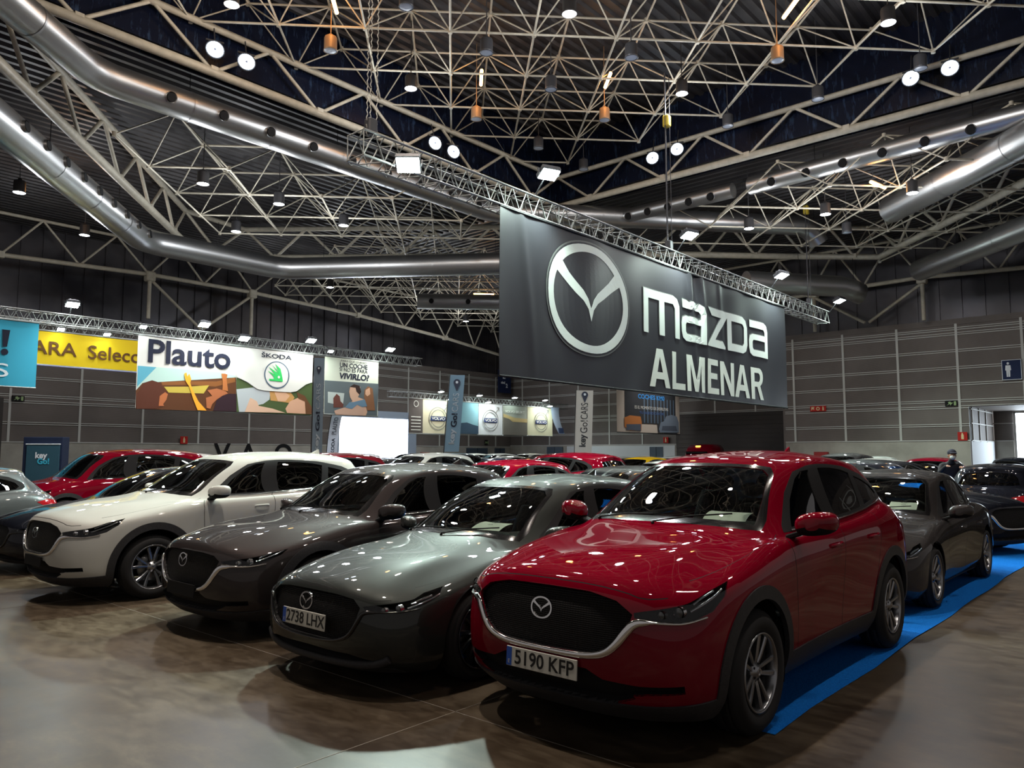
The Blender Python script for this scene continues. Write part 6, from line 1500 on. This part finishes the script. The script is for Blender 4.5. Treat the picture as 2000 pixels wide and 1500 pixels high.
for X0, (ya, yb_) in rowsX.items():
    y = ya
    while y < yb_:
        fx = math.cos(YAW)*X0+math.sin(YAW)*y; rx = math.sin(YAW)*X0-math.cos(YAW)*y
        ok = abs(rx/fx) < .70 and not (X0 < 10 and abs(y-18.8) < 2.2) and not (abs(X0-13.9) < 1 and 8.9 < y < 15.6) and not (X0 == 8.9 and y < 11.2)
        ok = ok and not (abs(X0-18.9) < 1 and 18.4 < y < 21.2) and not (abs(X0-29.2) < 3 and 18.8 < y < 21.6) and not (abs(X0-13.9) < 1 and 18.2 < y < 20.4) and not (abs(X0-23.8) < 3.0 and 29.2 < y < 32.5) and not (X0 > 39 and 20 < y < 24)
        if ok:
            k = r.choice(['hatch', 'suv', 'cross', 'hatch']); col = r.choice(cols)
            if X0 == 23.8 and 14.0 < y < 16.5: col = 'yellow'; k = 'cross'
            if X0 == 29.2 and 14 < y < 16.4: col = 'orange'
            g = '%s cars in the %s row' % (col, names[X0]); cnt[(col, X0)] = cnt.get((col, X0), 0)+1
            w_ = {'hatch': 'hatchback', 'suv': 'SUV', 'cross': 'crossover'}[k]
            place(k, col, X0+r.uniform(-.15, .15), y, 0, '%s car parked in the %s row of the crowded hall' % (col, names[X0]), g)
        y += r.uniform(2.35, 2.75)
# tall red van far away behind the red SUV's roof
e = empty('delivery_van', (42.6, 22.0, 0)); tag(e, 'rounded red van top far behind the roof of the red SUV', 'van')
b = MB(); P = []
for x, hw, zt in ((-1.0, .7, 1.4), (-.9, .8, 1.8), (-.75, .88, 2.05), (-.5, .9, 2.2), (.3, .9, 2.25), (.9, .88, 2.2), (1.0, .8, 1.9)):
    P.append([(x, hw*s_, z) for s_, z in ((-1, .35), (-1.05, 1.0), (-.95, zt-.25), (-.75, zt-.04), (0, zt), (.75, zt-.04), (.95, zt-.25), (1.05, 1.0), (1, .35))])
b.grid(P, 0); b.add(P[0], [tuple(range(9))], 0); b.add(P[-1], [tuple(range(9))[::-1]], 0); b.build('body', [M_RED], e)
b = MB(); b.bbox((-.86, 0, 1.62), (.12, 1.4, .4), .05, 0, Matrix.Rotation(-.8, 3, 'Y')); b.build('windscreen', [M_BLK], e)
for x in (-.6, .6):
    for y in (-.8, .8): b = MB(); b.lathe([(0, -.1), (.3, -.1), (.34, -.06), (.34, .06), (.3, .1), (0, .1)], 24, 0, 'Y'); q = b.build('wheel', [M_RUB], e, (x, y, .34))
b = MB(); b.bbox((-.72, 0, 2.08), (.16, .3, .10), .03); b.build('roof_light', [mat('amber_light', (.8, .4, .05), .3, emit=(1, .45, .08), es=1.5)], e)
# ---------------------------------------------------------------- person leaning over a car roof
def skin_body(name, chains, m, parent, levels=2):
    vs = []; es = []; rad = []; ix = {}
    for ch in chains:
        prev = None
        for (p, r_) in ch:
            k = tuple(round(a, 4) for a in p)
            if k not in ix: ix[k] = len(vs); vs.append(p); rad.append(r_)
            if prev is not None: es.append((prev, ix[k]))
            prev = ix[k]
    me = bpy.data.meshes.new(name); me.from_pydata(vs, es, []); o = bpy.data.objects.new(name, me); C.objects.link(o); o.parent = parent
    md = o.modifiers.new('skin', 'SKIN'); md.use_smooth_shade = True
    for i, r_ in enumerate(rad): me.skin_vertices[0].data[i].radius = (r_, r_) if not isinstance(r_, tuple) else r_
    me.skin_vertices[0].data[0].use_root = True
    s_ = o.modifiers.new('sub', 'SUBSURF'); s_.levels = levels; s_.render_levels = levels
    me.materials.append(m)
    return o
per = empty('person', (20.05, 4.2, 0), math.radians(205)); tag(per, 'person in a dark cap and face mask leaning forward beside a black car', 'person')
M_SKIN = mat('skin', (.42, .22, .14), .5); M_JKT = mat('black_jacket', (.02, .02, .025), .8); M_TRS = mat('dark_trousers', (.025, .028, .04), .8); M_PINK = mat('pink_cloth', (.55, .16, .20), .7)
H0 = (0, 0, .98)
body = skin_body('body', [[(H0, (.15, .12)), ((.06, 0, 1.15), (.15, .12)), ((.16, 0, 1.32), (.17, .11)), ((.24, 0, 1.43), (.10, .09)), ((.30, 0, 1.50), (.055, .055)), ((.33, 0, 1.56), (.06, .06))],
    [(H0, .15), ((0, .10, .90), .10), ((.02, .12, .50), .065), ((-.02, .12, .09), .045), ((.10, .13, .04), .04), ((.18, .13, .035), .03)],
    [(H0, .15), ((0, -.10, .90), .10), ((.04, -.12, .50), .065), ((.02, -.12, .09), .045), ((.14, -.13, .04), .04), ((.22, -.13, .035), .03)],
    [((.16, 0, 1.32), .17), ((.20, .19, 1.38), .065), ((.32, .26, 1.20), .048), ((.52, .16, 1.33), .036), ((.58, .12, 1.35), .03)],
    [((.16, 0, 1.32), .17), ((.20, -.19, 1.38), .065), ((.34, -.27, 1.22), .048), ((.54, -.20, 1.36), .036), ((.60, -.17, 1.38), .03)]], M_JKT, per)
hd = MB(); hd.ellipsoid((.37, 0, 1.62), (.095, .078, .12), 20, 14, 0); hd.ellipsoid((.462, 0, 1.605), (.02, .014, .022), 8, 6, 0)
for s_ in (-1, 1): hd.ellipsoid((.355, s_*.08, 1.61), (.022, .012, .032), 8, 6, 0); hd.ellipsoid((.445, s_*.032, 1.638), (.012, .015, .010), 8, 6, 1)
hd.build('head', [M_SKIN, M_INK], per)
hr = MB(); hr.ellipsoid((.345, 0, 1.64), (.098, .086, .11), 16, 10, 0); hr.build('hair', [mat('dark_hair', (.02, .012, .01), .7)], per)
cp_ = MB(); cp_.ellipsoid((.355, 0, 1.675), (.108, .094, .085), 18, 10, 0); cp_.bbox((.48, 0, 1.675), (.12, .13, .015), .006, 0, Matrix.Rotation(.15, 3, 'Y')); cp_.build('cap', [mat('dark_cap', (.02, .022, .04), .8)], per)
mk = MB(); mk.ellipsoid((.43, 0, 1.575), (.052, .062, .052), 14, 10, 0); mk.build('face_mask', [mat('pale_mask', (.62, .70, .72), .8)], per)
for s_ in (-1, 1):
    y0 = .12 if s_ > 0 else -.17; z0 = 1.35 if s_ > 0 else 1.38; x0 = .60 if s_ > 0 else .62
    ch = [[((x0-.02, y0, z0), .026), ((x0+.04, y0, z0), (.018, .03))]]
    for k, (dy, L_) in enumerate(((-.03, .065), (-.01, .075), (.01, .07), (.03, .055))): ch.append([((x0+.04, y0, z0), (.018, .03)), ((x0+.07, y0+dy, z0), .009), ((x0+.07+L_*.5, y0+dy*1.1, z0-.004), .008), ((x0+.07+L_, y0+dy*1.1, z0-.018), .007)])
    ch.append([((x0-.02, y0, z0), .026), ((x0+.02, y0-s_*.04, z0), .010), ((x0+.055, y0-s_*.055, z0-.005), .008)])
    skin_body('hand', ch, M_SKIN, per, 1)
# pink cloth held
sc = MB(); sc.grid([[(.60+.02*math.sin(i*1.3), .16+.02*i+.01*j, 1.38-.05*j+.01*math.sin(i*2+j)) for i in range(8)] for j in range(5)], 0); q = sc.build('cleaning_cloth', [M_PINK], per)
